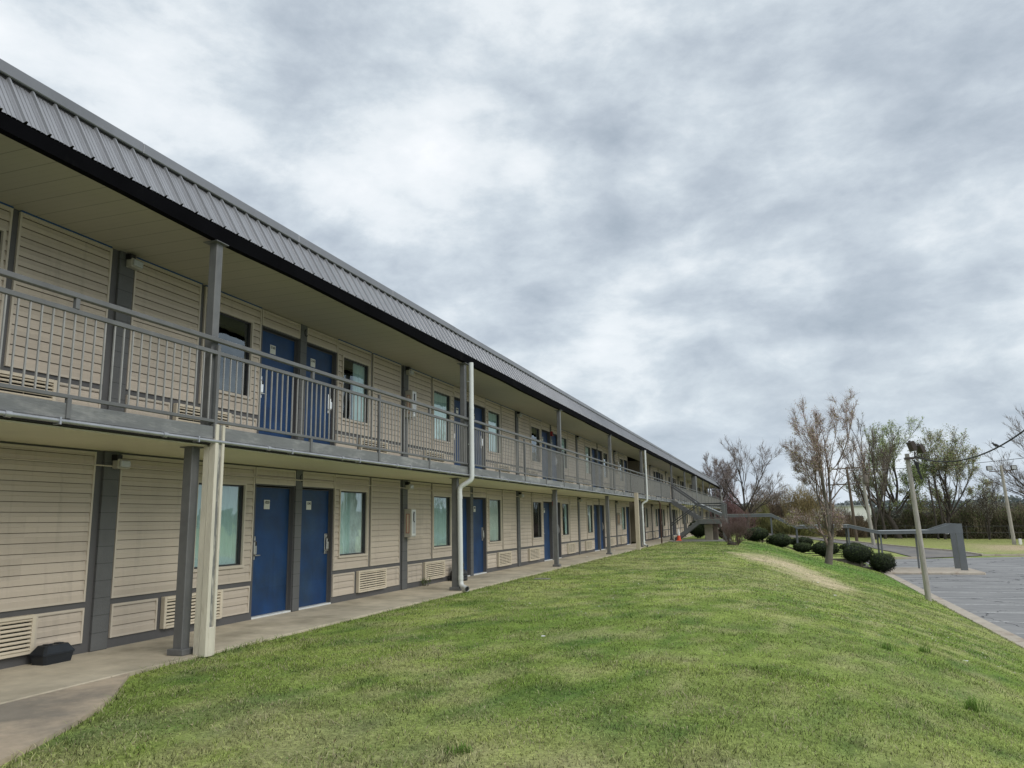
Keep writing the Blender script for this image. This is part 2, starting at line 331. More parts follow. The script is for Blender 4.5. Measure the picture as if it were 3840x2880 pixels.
def lawn_color(x,y):
    """large scale lawn colour (linear rgb)"""
    n=vn(x,y,1.7,3,4)[...,None]; n2=(.6*vn(x,y,.45,9,3)+.4*vn(x,y,.13,15,2))[...,None]; n3=vn(x,y,5.,21,3)[...,None]
    green=np.array([.235,.33,.07]); lime=np.array([.41,.48,.135]); deep=np.array([.075,.175,.042]); dry=np.array([.50,.47,.24])
    c=green+(lime-green)*np.clip((n-.4)*3,0,1)
    c=c+(deep-c)*np.clip((.475-n2)*6.0,0,1)*.66
    c=c+(dry-c)*np.clip((vn(x,y,.34,33,4)[...,None]-.57)*5,0,.5)
    c=c+(dry-c)*np.clip((n3-.52)*1.6,0,.22)
    nearband=np.exp(-((y-4.8)/1.3)**2)*np.clip((x+6)/2,0,1)*np.clip((1-x)/2,0,1)
    c=c+(np.array([.46,.42,.24])-c)*(nearband*.55*np.clip(vn(x,y,.3,61,3)*2-.35,0,1))[...,None]
    s=straw_mask(x,y)[...,None]; c=c+(np.array([.66,.56,.36])-c)*s*.95
    # lush strip along the top of the bank near the covered steps
    l=np.clip(1-np.abs(y-44)/9,0,1)*np.clip((x+2.2)/1.,0,1); c=c+(np.array([.11,.30,.04])-c)*(l*.65)[...,None]*(1-s)
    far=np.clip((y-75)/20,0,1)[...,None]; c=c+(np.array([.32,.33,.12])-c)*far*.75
    fardry=(np.clip((y-72)/6,0,1)*np.clip((x-16)/6,0,1)*np.clip((106-y)/12,0,1))[...,None]; c=c+(np.array([.52,.42,.27])-c)*fardry*np.clip(vn(x,y,6.,71,4)*2.4-.5,0,1)[...,None]
    return c
def set_col(me,cols):
    a=me.color_attributes.new('Col','FLOAT_COLOR','POINT'); c=np.ones((len(me.vertices),4),np.float32); c[:,:3]=cols; a.data.foreach_set('color',c.ravel())
def np_mesh(name,V,F,mat,cols=None,tri=True):
    """V (n,3), F (m,k) same size polygons"""
    me=bpy.data.meshes.new(name); n=len(V);m,k=F.shape
    me.vertices.add(n); me.vertices.foreach_set('co',np.asarray(V,np.float32).ravel())
    me.loops.add(m*k); me.loops.foreach_set('vertex_index',F.astype(np.int32).ravel())
    me.polygons.add(m); me.polygons.foreach_set('loop_start',np.arange(0,m*k,k,dtype=np.int32)); 
    me.update(calc_edges=True); me.materials.append(mat)
    if cols is not None:set_col(me,cols)
    return me
def grid_mesh(name,xs,ys,zf,mat,colf=None):
    X,Y=np.meshgrid(xs,ys); V=np.stack([X.ravel(),Y.ravel(),zf(X,Y).ravel()],1)
    nx=len(xs);ny=len(ys); i=np.arange(nx-1);j=np.arange(ny-1); I,J=np.meshgrid(i,j); a=(J*nx+I).ravel(); F=np.stack([a,a+1,a+nx+1,a+nx],1)
    me=np_mesh(name,V,F,mat,colf(V[:,0],V[:,1]) if colf else None); me.polygons.foreach_set('use_smooth',[True]*len(me.polygons)); return me
def seq(*segs):
    out=[]
    for a,b,st in segs: out+=list(np.arange(a,b,st))
    out.append(segs[-1][1]); return np.array(out)
xs=seq((-900,-120,60),(-120,-20,8),(-20,-6.6,2),(-6.6,6.0,.2),(6.0,6.05,.05),(6.05,40,1.5),(40,140,8),(140,900,60)); ys=seq((-300,-20,20),(-20,60,.5),(60,140,1.5),(140,260,8),(260,2400,90))
def Hg(x,y):
    z=H(x,y); far=np.clip((y-260)/1500,0,1); ax=np.abs(x)
    z=z+(vn(x,y,.8,77,2)-.5)*.05*((x>-6.1)&(x<5.7)&(y<52)); z=np.where((y<6.6)&(x<-4.0),np.minimum(z,-.045),z)
    return np.where((x<-6.4)&(y<106),-.12,z)
struct(link('lawn',grid_mesh('lawn',xs,ys,Hg,M['lawn'],lawn_color)))

# paving: walkway, apron, lot, kerb, driveway
b=MB()
y=-12.
while y<104: 
    L_=1.52
    b.box(-7.9,-6.33,y+.004,y+L_-.004,-.12,0,bev=.006); y+=L_
struct(b.build('walkway',M['concrete']))
edge=[(-4.2,-2.),(-4.45,1.5),(-4.62,2.9),(-4.81,3.89),(-4.96,4.27),(-5.16,4.74),(-5.42,5.25),(-5.66,5.62),(-5.95,5.98),(-6.12,6.2),(-6.325,6.46)]
b=MB(); vs=[];fs=[]
for (x,y) in edge: vs+=[(-6.325,y,-.012),(x,y,-.008),(x,y,-.2)]
for i in range(len(edge)-1): fs+=[(i*3,i*3+1,(i+1)*3+1,(i+1)*3),(i*3+1,i*3+2,(i+1)*3+2,(i+1)*3+1)]
b.add(vs,fs); struct(b.build('concrete_apron',M['apron']))
b=MB(); b.box(6.42,70,-40,76,-2.5,-2.25); b.box(10.8,70,76,78,-2.5,-2.2505)
struct(b.build('parking_lot',M['asphalt']))
b=MB()
for k in range(-5,17):
    yy=28.2+2.75*k
    if 52.5<yy<59: continue
    b.quad((6.7,yy-.06,-2.244),(11.6,yy-.06,-2.244),(11.6,yy+.06,-2.244),(6.7,yy+.06,-2.244))
struct(b.build('parking_marking',M['paint']))
b=MB(); yy=-30
while yy<53.6:
    b.box(5.97,6.44,yy+.008,yy+2.99,-2.5,-2.10,bev=.02); yy+=3
struct(b.build('kerb',M['kerb']))
b=MB(); b.box(8.9,11.2,71.6,71.8,-2.4,-2.08,bev=.02); b.box(16.4,70,75.6,75.8,-2.4,-2.06,bev=.02)
yy=53.6
near=[(11.0,71.7),(10.0,80.6),(8.4,87.5),(6,92),(1.6,99.5),(-8,106.5),(-22,112),(-60,118)]; farr=[(16.6,75.7),(15.8,81.7),(13,87),(9.6,92.5),(6.5,98),(1.6,106),(-8,113),(-22,118.5),(-60,125)]
struct(b.build('kerb',M['kerb']))
def resample(P,n):
    P=np.array(P,float); s=np.r_[0,np.cumsum(np.hypot(*np.diff(P,axis=0).T))]; t=np.linspace(0,s[-1],n); return np.stack([np.interp(t,s,P[:,0]),np.interp(t,s,P[:,1])],1)
A=resample(near,70);B=resample(farr,70); V=[];nx=7
for a,bb in zip(A,B):
    for k in range(nx):
        p=a+(bb-a)*k/(nx-1); V.append((p[0],p[1],h(*p)+.06))
V=np.array(V); F=np.array([[i*nx+k,i*nx+k+1,(i+1)*nx+k+1,(i+1)*nx+k] for i in range(69) for k in range(nx-1)])
struct(link('driveway',np_mesh('driveway',V,F,M['drive'])))
b=MB()
for i in range(69):
    for P,Q in((B[i],B[i+1]),):
        b.beam((P[0],P[1],h(*P)+.08),(Q[0],Q[1],h(*Q)+.08),.18,.2)
struct(b.build('kerb',M['kerb']))
b=MB(); b.box(5.9,11.75,53.6,58.2,-2.5,-2.10,bev=.06)
struct(b.build('pavement_island',M['kerb']))

# ------------------------------------------------------------------ motel
XW=-7.82; F2=2.61
motel=empty('motel_building',(-7.82,46,0)); tag(motel,'long two-storey motel with tan siding, blue doors, gray railings and metal mansard roof','motel building')
PINV=Matrix.Translation((7.82,-46,0))
def part(name,me,loc=None,parent=None):
    o=link(name,me,parent or motel)
    if parent is None: o.matrix_parent_inverse=PINV
    if loc is not None:o.location=loc
    return o
def bpart(b,name,mats,parent=None): return part(name,b.mesh(name,mats),None,parent)
halves=[] # (kind, p) kind L: p is pilaster centre to its left ; R: p = pilaster left of the module
P1=[7.45+8.1*k for k in range(-2,5)]; P2=[52.2+8.1*k for k in range(0,6)]
for k in range(-2,4): halves+=[('L',7.45+8.1*k),('R',7.45+8.1*k)]
halves.append(('L',39.85)); halves.append(('R',44.1))
for p in P2: halves+=[('L',p),('R',p)]
YEND=100.9
thin=[p+4.03 for p in P1[:-1]]+[p+4.03 for p in P2]+[48.13]
BRZ=(43.98,48.0)
wins=[];doors=[];sid=[];acs=[]
for kind,p in halves:
    if kind=='L':
        W=(p+1.54,p+2.58);D=(p+2.89,p+3.92); bay=(p+1.48,p+2.82); pan=(p+.14,p+1.39); lows=[(p+.16,p+.91),(p+2.17,p+2.80)]; ac=(p+.98,p+2.14); od=(p+2.84,p+3.92)
    else:
        W=(p+5.39,p+6.40);D=(p+4.14,p+5.16); bay=(p+5.19,p+6.49); pan=(p+6.58,p+7.86); lows=[(p+5.19,p+5.96),(p+7.23,p+7.86)]; ac=(p+6.05,p+7.21); od=(p+4.14,p+5.17)
    for z0 in(0,F2):
        wins.append((W,z0,kind,p)); doors.append((D,z0,kind,p)); acs.append((ac,z0))
        sid.append((bay[0],bay[1],z0+.59,z0+2.36,(W[0]-.03,W[1]+.03,z0+.82,z0+2.09)))
        sid.append((pan[0],pan[1],z0+.59,z0+2.36,None)); sid.append((od[0],od[1],z0+2.10,z0+2.36,None))
        for l in lows: sid.append((l[0],l[1],z0+.12,z0+.52,None))
# walls with openings
def wall(y0,y1,z0,z1,holes,name='wall',depth=.12):
    b=MB(); ys=sorted({y0,y1}|{v for h_ in holes for v in h_[:2]}); zs=sorted({z0,z1}|{v for h_ in holes for v in h_[2:4]})
    ys=[v for v in ys if y0<=v<=y1]; zs=[v for v in zs if z0<=v<=z1]
    for ya,yb in zip(ys,ys[1:]):
        for za,zb in zip(zs,zs[1:]):
            yc=(ya+yb)/2; zc=(za+zb)/2
            if any(h_[0]<yc<h_[1] and h_[2]<zc<h_[3] for h_ in holes): continue
            b.quad((XW,ya,za),(XW,yb,za),(XW,yb,zb),(XW,ya,zb))
    for a,c,za,zb in holes:
        d=XW-depth
        b.quad((XW,a,za),(d,a,za),(d,a,zb),(XW,a,zb)); b.quad((XW,c,za),(XW,c,zb),(d,c,zb),(d,c,za))
        b.quad((XW,a,zb),(d,a,zb),(d,c,zb),(XW,c,zb)); b.quad((XW,a,za),(XW,c,za),(d,c,za),(d,a,za))
    return bpart(b,name,M['gray'])
for z0,z1 in((0,2.40),(2.40,5.0)):
    f=0 if z0==0 else F2
    holes=[(w[0][0],w[0][1],w[1]+.85,w[1]+2.06) for w in wins if w[1]==f]+[(d[0][0],d[0][1],d[1]+.02,d[1]+2.08) for d in doors if d[1]==f]
    wall(-8.9,BRZ[0],z0,z1,[h_ for h_ in holes if h_[1]<BRZ[0]]); wall(BRZ[1],YEND,z0,z1,[h_ for h_ in holes if h_[0]>BRZ[1]])
# building shell: end walls, back wall, breezeway lining, interior floors
b=MB(); b.box(-17,XW,-9.0,-8.9,0,5.6); b.box(-17,XW,YEND,YEND+.15,0,5.6); b.box(-17.1,-17,-9,YEND+.15,0,5.6)
bpart(b,'end_wall',M['siding'])
b=MB(); b.box(-14,XW+.001,BRZ[0]-.12,BRZ[0],0,5.0); b.box(-14,XW+.001,BRZ[1],BRZ[1]+.12,0,5.0); b.box(-14.1,-14,BRZ[0],BRZ[1],0,5.)
bpart(b,'breezeway_wall',M['brownwall'])
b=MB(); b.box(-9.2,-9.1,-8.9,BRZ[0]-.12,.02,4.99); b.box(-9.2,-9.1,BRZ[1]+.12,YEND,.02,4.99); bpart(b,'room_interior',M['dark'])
# siding
def siding_mb(b,y0,y1,z0,z1,hole):
    c=.113; x0=XW; t_=.026; y0+=t_;y1-=t_;z0+=t_;z1-=t_
    rects=[(y0,y1,z0,z1)]
    if hole: rects=[(y0,y1,z0,hole[2]),(y0,hole[0],hole[2],hole[3]),(hole[1],y1,hole[2],hole[3]),(y0,y1,hole[3],z1)]
    for a,e,za,zb in rects:
        if e-a<.02 or zb-za<.02: continue
        k=math.floor((za-z0)/c+1e-6); z=z0+k*c
        while z<zb-1e-4:
            lo=max(z,za); hi=min(z+c,zb); fl=(lo-z)/c; fh=(hi-z)/c
            hi2=min(hi,z+c-.007) if hi>z+c-.010 else hi
            if hi2<=lo: z+=c; continue
            xl=x0+.021-.015*fl; xh=x0+.021-.015*((hi2-z)/c)
            zm=z+c*.5
            if lo<zm-1e-4 and hi2>zm+1e-4:
                xm=x0+.0195; b.quad((xl,a,lo),(xl,e,lo),(xm,e,zm),(xm,a,zm)); b.quad((xm,a,zm),(xm,e,zm),(xm-.006,e,zm+.010),(xm-.006,a,zm+.010)); b.quad((xm-.006,a,zm+.010),(xm-.006,e,zm+.010),(xh,e,hi2),(xh,a,hi2))
            else: b.quad((xl,a,lo),(xl,e,lo),(xh,e,hi2),(xh,a,hi2))
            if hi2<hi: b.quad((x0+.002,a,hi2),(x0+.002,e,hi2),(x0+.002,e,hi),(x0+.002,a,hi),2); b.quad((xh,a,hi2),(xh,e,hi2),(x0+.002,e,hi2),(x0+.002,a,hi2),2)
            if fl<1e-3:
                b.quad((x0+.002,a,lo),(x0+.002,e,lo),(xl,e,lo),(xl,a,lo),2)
            b.add([(x0,a,lo),(xl,a,lo),(xh,a,hi2),(x0,a,hi2)],[(0,1,2,3)]); b.add([(x0,e,lo),(xl,e,lo),(xh,e,hi2),(x0,e,hi2)],[(0,3,2,1)])
            z+=c
    t=.026;d=.026
    b.box(x0,x0+d,y0-t,y0,z0-t,z1+t,1);b.box(x0,x0+d,y1,y1+t,z0-t,z1+t,1);b.box(x0,x0+d,y0,y1,z1,z1+t,1);b.box(x0,x0+d-.004,y0,y1,z0-t,z0,1)
sid.sort(key=lambda s:(s[0] if s[0]>3 else 200+abs(s[0])))
for i,s_ in enumerate(sid[:100]):
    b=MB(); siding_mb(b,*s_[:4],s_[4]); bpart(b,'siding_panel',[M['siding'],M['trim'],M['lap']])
b=MB()
for s_ in sid[100:]: siding_mb(b,*s_[:4],s_[4])
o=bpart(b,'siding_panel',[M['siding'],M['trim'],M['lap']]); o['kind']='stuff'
# pilasters
for p in P1+P2:
    for z0,z1 in((0,2.385),(F2,4.99)):
        b=MB(); b.box(XW,XW+.035,p-.12,p+.12,z0,z1,bev=.004); bpart(b,'pilaster',M['block'])
for p in thin:
    for z0,z1 in((0,2.385),(F2,4.99)):
        b=MB(); b.box(XW-.1,XW+.03,p-.095,p+.095,z0,z1,bev=.004); bpart(b,'pilaster',M['block'])
# window
def win_mesh(w,hh):
    fr=MB(); t=.03; x=0
    for a in((-t,0),(w,w+t)): fr.box(x,x+.035,a[0],a[1],-t,hh+t)
    fr.box(x,x+.035,0,w,hh,hh+t); fr.box(x,x+.045,-t-.01,w+t+.01,-t-.012,-.0)
    sa=MB(); s=.022
    sa.box(-.045,-.015,0,s,0,hh);sa.box(-.045,-.015,w-s,w,0,hh);sa.box(-.045,-.015,s,w-s,0,s);sa.box(-.045,-.015,s,w-s,hh-s,hh)
    pa=MB(); pa.quad((-.035,s,s),(-.035,w-s,s),(-.035,w-s,hh-s),(-.035,s,hh-s))
    return fr.mesh('window',M['trim']),sa.mesh('sash',M['sash']),pa.mesh('pane',M['glass'])
WM={}
def curtain_mesh(y0,y1,hh,mat,seed):
    rr=random.Random(seed); n=int((y1-y0)/.018); vs=[];fs=[]; ph=rr.random()*6
    for i in range(n+1):
        yy=y0+(y1-y0)*i/n; xx=.018*math.sin(yy*62+ph+1.2*math.sin(yy*9))+.010*math.sin(yy*21+ph)
        vs+=[(-.082+xx*.8,yy,.01),(-.082+xx,yy,hh-.02)]
    for i in range(n): fs.append((2*i,2*i+2,2*i+3,2*i+1))
    b=MB(); b.add(vs,fs,0,True); return b.mesh('curtain',mat)
for i,(W,z0,kind,p) in enumerate(wins):
    w=round(W[1]-W[0],3); hh=1.21
    if w not in WM: WM[w]=win_mesh(w,hh)
    fr,sa,pa=WM[w]; o=part('window',fr,(XW,W[0],z0+.85))
    for nm,me in(('sash',sa),('pane',pa)): link(nm,me,o)
    if W[0]>75: continue
    rr=random.Random(int(p*10)+(5 if kind=='L' else 0)+(90 if z0 else 0)); st=rr.random(); mat=M['curtain'] if rr.random()<.6 or p<16 else M['curtain2']
    near=abs(p-7.45)<.1
    if z0==0:
        if near and kind=='R': sp=[(0,w*.5),(w*.5,w)]
        elif near or abs(p-15.55)<.1 and kind=='L': sp=[(0,w)]
        elif abs(p-15.55)<.1: sp=[(0,w)];mat=M['curtain2']
        elif abs(p-23.65)<.1 and kind=='L': sp=[]
        else: sp=[(0,w)] if st<.5 else [(0,w*.4),(w*.7,w)]
    else:
        if near and kind=='L': sp=[]
        elif near: sp=[(w*.55,w)]
        else: sp=[(0,w)] if st<.45 else [(0,w*.45)] if st<.8 else []
    for a,c in sp: link('curtain',curtain_mesh(a,c,hh,M['reflection'] if (a>0 and near and z0==0) else mat,i),o)  # the half with the reflection material stands in for a whitish pane reflection
# doors
def text_mesh(t,size):
    cu=bpy.data.curves.new('t','FONT'); cu.body=t; cu.size=size; cu.align_x='CENTER'; cu.align_y='CENTER'; cu.offset=size*.03
    o=bpy.data.objects.new('t',cu); COL.objects.link(o); bpy.context.view_layer.update()
    me=bpy.data.meshes.new_from_object(o.evaluated_get(bpy.context.evaluated_depsgraph_get())); bpy.data.objects.remove(o)
    me.transform(Matrix(((0,0,1,0),(1,0,0,0),(0,1,0,0),(0,0,0,1)))); me.materials.clear(); me.materials.append(M['ink']); return me
DM={};LM={}
def door_mesh(w):
    b=MB(); b.box(-.12,-.085,.012,w-.012,.03,2.05,0,bev=.004)
    b.box(-.12,-.07,0,.012,.0,2.06,1);b.box(-.12,-.07,w-.012,w,.0,2.06,1);b.box(-.12,-.07,0,w,2.05,2.06,1)
    return b.mesh('door',[M['door'],M['gray']])
def lock_mesh(sgn,mat):
    b=MB(); b.box(0,.016,-.045,.045,-.16,.21,0,bev=.006); b.box(.016,.06,-.034,.034,-.08,.13,0,bev=.012); b.box(.06,.062,-.02,.02,.06,.12,1)
    b.box(.016,.03,-.026,.026,.14,.19,0,bev=.006)
    b.tube([(.016,0,-.09),(.055,0,-.09)],.013,10,0); b.tube([(.052,-.005*sgn,-.09),(.058,.05*sgn,-.09),(.054,.115*sgn,-.092)],[.012,.01,.009],8,0)
    return b.mesh('lock',[mat,M['ink']])
b=MB(); b.box(0,.004,-.075,.075,-.075,.075,0); plate_me=b.mesh('number_plate',M['plate'])
b=MB(); b.box(.0045,.0055,-.058,.058,.012,.052,0); digit_me=b.mesh('digits',M['ink'])
TX={}
for (D,z0,kind,p) in doors:
    w=round(D[1]-D[0],3)
    if w not in DM: DM[w]=door_mesh(w)
    o=part('door',DM[w],(XW,D[0],z0))
    b=MB(); 
    key=('th',w)
    if key not in DM: b.box(-.12,.012,.0,w,.0,.028,0,bev=.004); DM[key]=b.mesh('threshold',M['pvc'])
    link('threshold',DM[key],o)
    if D[0]<75:
        sgn=1 if kind=='L' else -1; k=(sgn,z0>0)
        if k not in LM: LM[k]=lock_mesh(sgn,M['bright'] if z0 else M['chrome'])
        link('lock',LM[k],o,(-.085,.085 if kind=='L' else w-.085,1.06))
        pl=link('number_plate',plate_me,o,(-.085,.40 if kind=='L' else .36,1.775)) 
        t={(0,'L'):'1020',(0,'R'):'1040',(1,'L'):'2160',(1,'R'):'2140'}.get((int(z0>0),kind)) if abs(p-7.45)<.1 else None
        if t: me=text_mesh(t,.062); me.name='number'; pl.data=plate_me.copy(); pl.data.materials.append(M['ink']); 
        if t:
            # lettering becomes part of the plate mesh
            import bmesh
            bm=bmesh.new(); bm.from_mesh(pl.data); n0=len(bm.faces); me.transform(Matrix.Translation((.0055,0,.033))); bm.from_mesh(me); bm.faces.ensure_lookup_table()
            for f_ in bm.faces[n0:]: f_.material_index=1
            bm.to_mesh(pl.data); bm.free()
        else:
            if 'dig' not in TX:
                bb=MB(); bb.box(0,.004,-.075,.075,-.075,.075,0); bb.box(.0045,.0055,-.058,.058,.012,.052,1); TX['dig']=bb.mesh('number_plate',[M['plate'],M['ink']])
            pl.data=TX['dig']
# vent grilles under the windows
b=MB(); w=1.14; hh=.41; t=.045; d=.07
b.box(0,d,0,t,0,hh,0,bev=.005); b.box(0,d,w-t,w,0,hh,0,bev=.005); b.box(0,d,t,w-t,0,.03,0); b.box(0,d,t,w-t,hh-.035,hh,0); b.box(.003,.008,t,w-t,.03,hh-.035,1)
n=8
for i in range(n):
    z=.045+(hh-.10)*i/(n-1); b.add([(.060,t,z-.012),(.066,t,z-.004),(.046,t,z+.016),(.040,t,z+.010),(.060,w-t,z-.012),(.066,w-t,z-.004),(.046,w-t,z+.016),(.040,w-t,z+.010)],[(0,3,2,1),(4,5,6,7),(0,1,5,4),(1,2,6,5),(2,3,7,6),(3,0,4,7)],0)
for yy in(.38,.76): b.box(.02,.03,yy-.005,yy+.005,.03,hh-.035,0)
acme=b.mesh('vent_grille',[M['grille'],M['dark']])
for (a,z0) in acs: part('vent_grille',acme,(XW,a[0]+.01,z0+.115))
# wall lamps at each main pilaster, both floors
b=MB(); b.box(0,.10,-.05,.14,.02,.14,0,bev=.01); b.box(.1,.13,-.03,.12,.04,.12,1,bev=.008); b.box(-.02,.09,-.06,.02,.12,.19,2)
lampme=b.mesh('wall_lamp',[M['cabinet'],M['lens'],M['ink']])
for p in P1+P2[:3]:
    part('wall_lamp',lampme,(XW+.035,p+.04,2.15)); part('wall_lamp',lampme,(XW+.035,p+.02,F2+2.16))
for p in thin[:8]:
    for z in(2.30,F2+2.3):
        b=MB(); pts=[(XW+.035,p+.06+.05*math.cos(t_),z-.06+.06*math.sin(t_)) for t_ in np.linspace(1.4,5.6,9)]; b.tube(pts,.008,5); bpart(b,'wire_loop',M['wire'])
# conduit on the lower wall
b=MB(); b.tube([(XW+.045,-8.5,2.2),(XW+.045,43.6,2.2)],.010,6); bpart(b,'conduit',M['trim'])
# blue trim strip at the top of the upper wall
for kind,p in halves:
    for a,c in(((p+.16,p+1.40),(p+1.48,p+2.8)) if kind=='L' else((p+5.2,p+6.48),(p+6.58,p+7.84))): b=MB(); b.box(XW+.003,XW+.04,a,c,F2+2.362,F2+2.383); bpart(b,'blue_trim',M['blue'])
# lower ceiling / balcony slab
b=MB(); b.box(-6.36,XW+.001,-8.9,YEND,2.385,2.40); bpart(b,'ceiling',M['soffit2'])
b=MB(); b.box(-6.31,XW+.0,-8.9,YEND,2.42,2.60); bpart(b,'balcony_floor',M['pad'])
b=MB(); y=-8.9
posts=[-8.7,-.65]+[7.45+8.1*k for k in range(0,5)]+[52.2+8.1*k for k in range(6)]+[100.6]
edges=[-8.9]+posts[1:]+[YEND]
for a,c in zip(edges,edges[1:]):
    n=max(1,round((c-a)/2.02))
    b.box(-6.31,-6.262,a+.004,c-.004,2.46,2.615,0,bev=.006)
    b.box(-6.34,-6.3,a,c,2.405,2.47,1)
bpart(b,'fascia',[M['slabedge'],M['dark']])
b=MB(); b.tube([(-6.24,-8.9,2.435),(-6.24,YEND,2.435)],.022,8)
for k in range(60):
    yy=-8+k*1.83; b.tube([(-6.24,yy-.03,2.435),(-6.24,yy+.03,2.435)],.031,8)
    b.box(-6.30,-6.215,yy+.5,yy+.52,2.40,2.47)
bpart(b,'conduit',M['galv'])
# upper soffit, eave beam, mansard
b=MB(); b.box(-6.40,XW+.001,-8.9,YEND,4.985,5.0); bpart(b,'ceiling',M['soffit'])
b=MB()
yy=-8.9; 
while yy<YEND+.6:
    e=min(yy+4.05,YEND+.6); 
    wz=lambda q:.018*math.sin(q*.8)+.012*math.sin(q*2.1+1)
    nseg=6
    for i in range(nseg):
        a=yy+(e-yy)*i/nseg; c=yy+(e-yy)*(i+1)/nseg
        za,zc=4.982-.04*float(smv(4.8,7.2,a))+wz(a)*.5,4.982-.04*float(smv(4.8,7.2,c))+wz(c)*.5
        xo=-6.29
        b.add([(xo,a,za),(xo,c,zc),(xo+.01,c,5.112),(xo+.01,a,5.112),(xo-.11,a,za+.012),(xo-.11,c,zc+.012),(xo-.11,c,5.1),(xo-.11,a,5.1)],[(0,1,2,3),(0,4,5,1),(4,7,6,5)])
    yy=e
bpart(b,'eave_beam',M['black'])
def ribs(y0,y1):
    pr=[]; y=y0
    while y<y1:
        # major rib then three low ones
        pr+=[(y-.004,-.006),(y+.002,.0),(y+.008,.027),(y+.028,.027),(y+.034,0),(y+.040,-.006)]
        for q in(.085,.135,.185): pr+=[(y+q-.006,0),(y+q-.002,-.009),(y+q+.002,-.009),(y+q+.006,0)]
        y+=.2475
    pr.append((y,0)); return pr
pr=ribs(-8.9,YEND+.6); vs=[];fs=[]
bx,bz,tx,tz=-6.275,5.128,-6.565,5.635; nx_,nz_=(tz-bz),-(tx-bx); l=math.hypot(nx_,nz_); nx_/=l;nz_/=l
for (y,o) in pr: vs+=[(bx+nx_*o,y,bz+nz_*o),(tx+nx_*o,y,tz+nz_*o)]
for i in range(len(pr)-1): fs.append((2*i,2*i+2,2*i+3,2*i+1))
b=MB(); b.add(vs,fs,0)
b.quad((bx-.02,-8.9,bz-.012),(bx-.02,YEND+.6,bz-.012),(tx-.02,YEND+.6,tz),(tx-.02,-8.9,tz),1)
b.add([(bx,YEND+.6,bz),(tx,YEND+.6,tz),(tx-.3,YEND+.6,tz),(-6.6,YEND+.6,4.92),(-6.3,YEND+.6,4.92)],[(0,1,2,3,4)],0)
bpart(b,'mansard_roof',[M['metal'],M['dark']])
b=MB(); y=-8.9
while y<YEND+.6:
    e=min(y+3.05,YEND+.6); dz=random.uniform(-.004,.004)
    b.box(-6.75,-6.525,y+.002,e-.002,5.652+dz,5.775+dz,0,bev=.008); b.box(-6.7,-6.56,y,e,5.60,5.655,1); y=e  # second box: dark strip painting the shadow line below the trim
bpart(b,'roof_trim',[M['metaltrim'],M['dark']])
b=MB(); b.box(-17.1,-6.7,-9,YEND+.5,5.5,5.70); b.box(-6.75,-6.4,-8.9,YEND+.55,5.0,5.02); bpart(b,'roof_deck',M['flatroof'])
b=MB()
for y in np.arange(1.2,95,3.7): b.tube([(-6.6,y,5.77),(-6.6,y+.01,5.80)],.012,6)
bpart(b,'roof_fixing',M['ink'])
# posts
def ipost(b,x,y,z0,z1,w=.115):
    b.box(x-w/2,x+w/2,y-w/2,y+w/2,z0,z1,0,bev=.008)
for p in posts:
    b=MB(); ipost(b,-6.575,p,.06,2.385,.13); b.box(-6.68,-6.455,p-.11,p+.11,.0,.07,0,bev=.008); b.box(-6.67,-6.47,p-.1,p+.1,2.372,2.384,0)
    bpart(b,'lower_post',M['steel'])
    b=MB(); 
    if abs(p-68.4)<.1: b.box(-6.6,-6.25,p-.5,p+.7,2.62,4.95)
    else: ipost(b,-6.375,p,2.6,4.93,.115); b.box(-6.48,-6.27,p-.12,p+.1,4.915,4.925,0)
    bpart(b,'upper_post',M['steel'])
# timber posts
for (x,y) in((-6.255,7.52),(-6.17,36.6)):
    if y<10:
        b=MB(); b.box(x-.15,x-.065,y-.075,y+.075,-.02,2.385,0,bev=.006); b.box(x-.062,x+.03,y-.08,y-.028,-.02,2.64,0,bev=.005); b.box(x-.062,x+.03,y+.04,y+.08,-.02,2.64,0,bev=.005); b.box(x-.062,x+.008,y-.028,y+.04,.12,2.64,1)
        b.box(x+.0,x+.036,y-.04,y+.045,-.02,.3,0,bev=.004)
        o=bpart(b,'timber_post',[M['woodwhite'],M['woodworn']])
    else:
        b=MB(); b.box(x-.09,x+.09,y-.09,y+.09,-.05,2.64,0,bev=.006); o=bpart(b,'timber_post',M['beige'])
# railing
rail=MB(); RX=-6.268; y0r=-8.9
for (xa,xb) in ((-8.9,50.40),(51.75,100.6)):
    rail.box(RX-.03,RX+.03,xa,xb,3.642,3.695,0,bev=.006); rail.box(RX-.02,RX+.02,xa,xb,3.488,3.535,0,bev=.004); rail.box(RX-.018,RX+.018,xa,xb,2.66,2.697,0,bev=.004)
railing=bpart(rail,'railing',M['steel'])
step=[]
for a,c in zip(edges,edges[1:]):
    n=max(1,round((c-a)/2.02)); step+=[a+(c-a)*k/n for k in range(n)]
pm_=MB(); pm_.box(-.019,.025,-.024,.024,-.135,1.0,0,bev=.004); pme=pm_.mesh('railing_post',M['steel'])
ps_=MB(); ps_.box(-.019,.025,-.024,.024,-.145,.05,0,bev=.004); pse=ps_.mesh('railing_post',M['steel']); ps_=MB(); ps_.box(-.019,.025,-.024,.024,.925,1.032,0,bev=.004); pst=ps_.mesh('railing_post',M['steel'])
extra=[]
for y in step:
    if 50.5<y<51.7: continue
    full=min(abs(y-q) for q in posts)<.1 or any(abs(y-(a+c)/2)<.1 for a,c in zip(posts,posts[1:]))
    o=link('railing_post',pme if full else pse,railing,(RX,y,2.61))
    if not full: extra.append(y); link('railing_post',pst,railing,(RX,y,2.61))
bmq=MB(); bmq.box(-.0075,.0075,-.0075,.0075,0,.79); bme=bmq.mesh('baluster',M['bal'])
bal=[]
for a,c in zip(step,step[1:]+[100.6]):
    n=max(1,round((c-a)/.1195)); bal+=[a+(c-a)*k/n for k in range(1,n)]
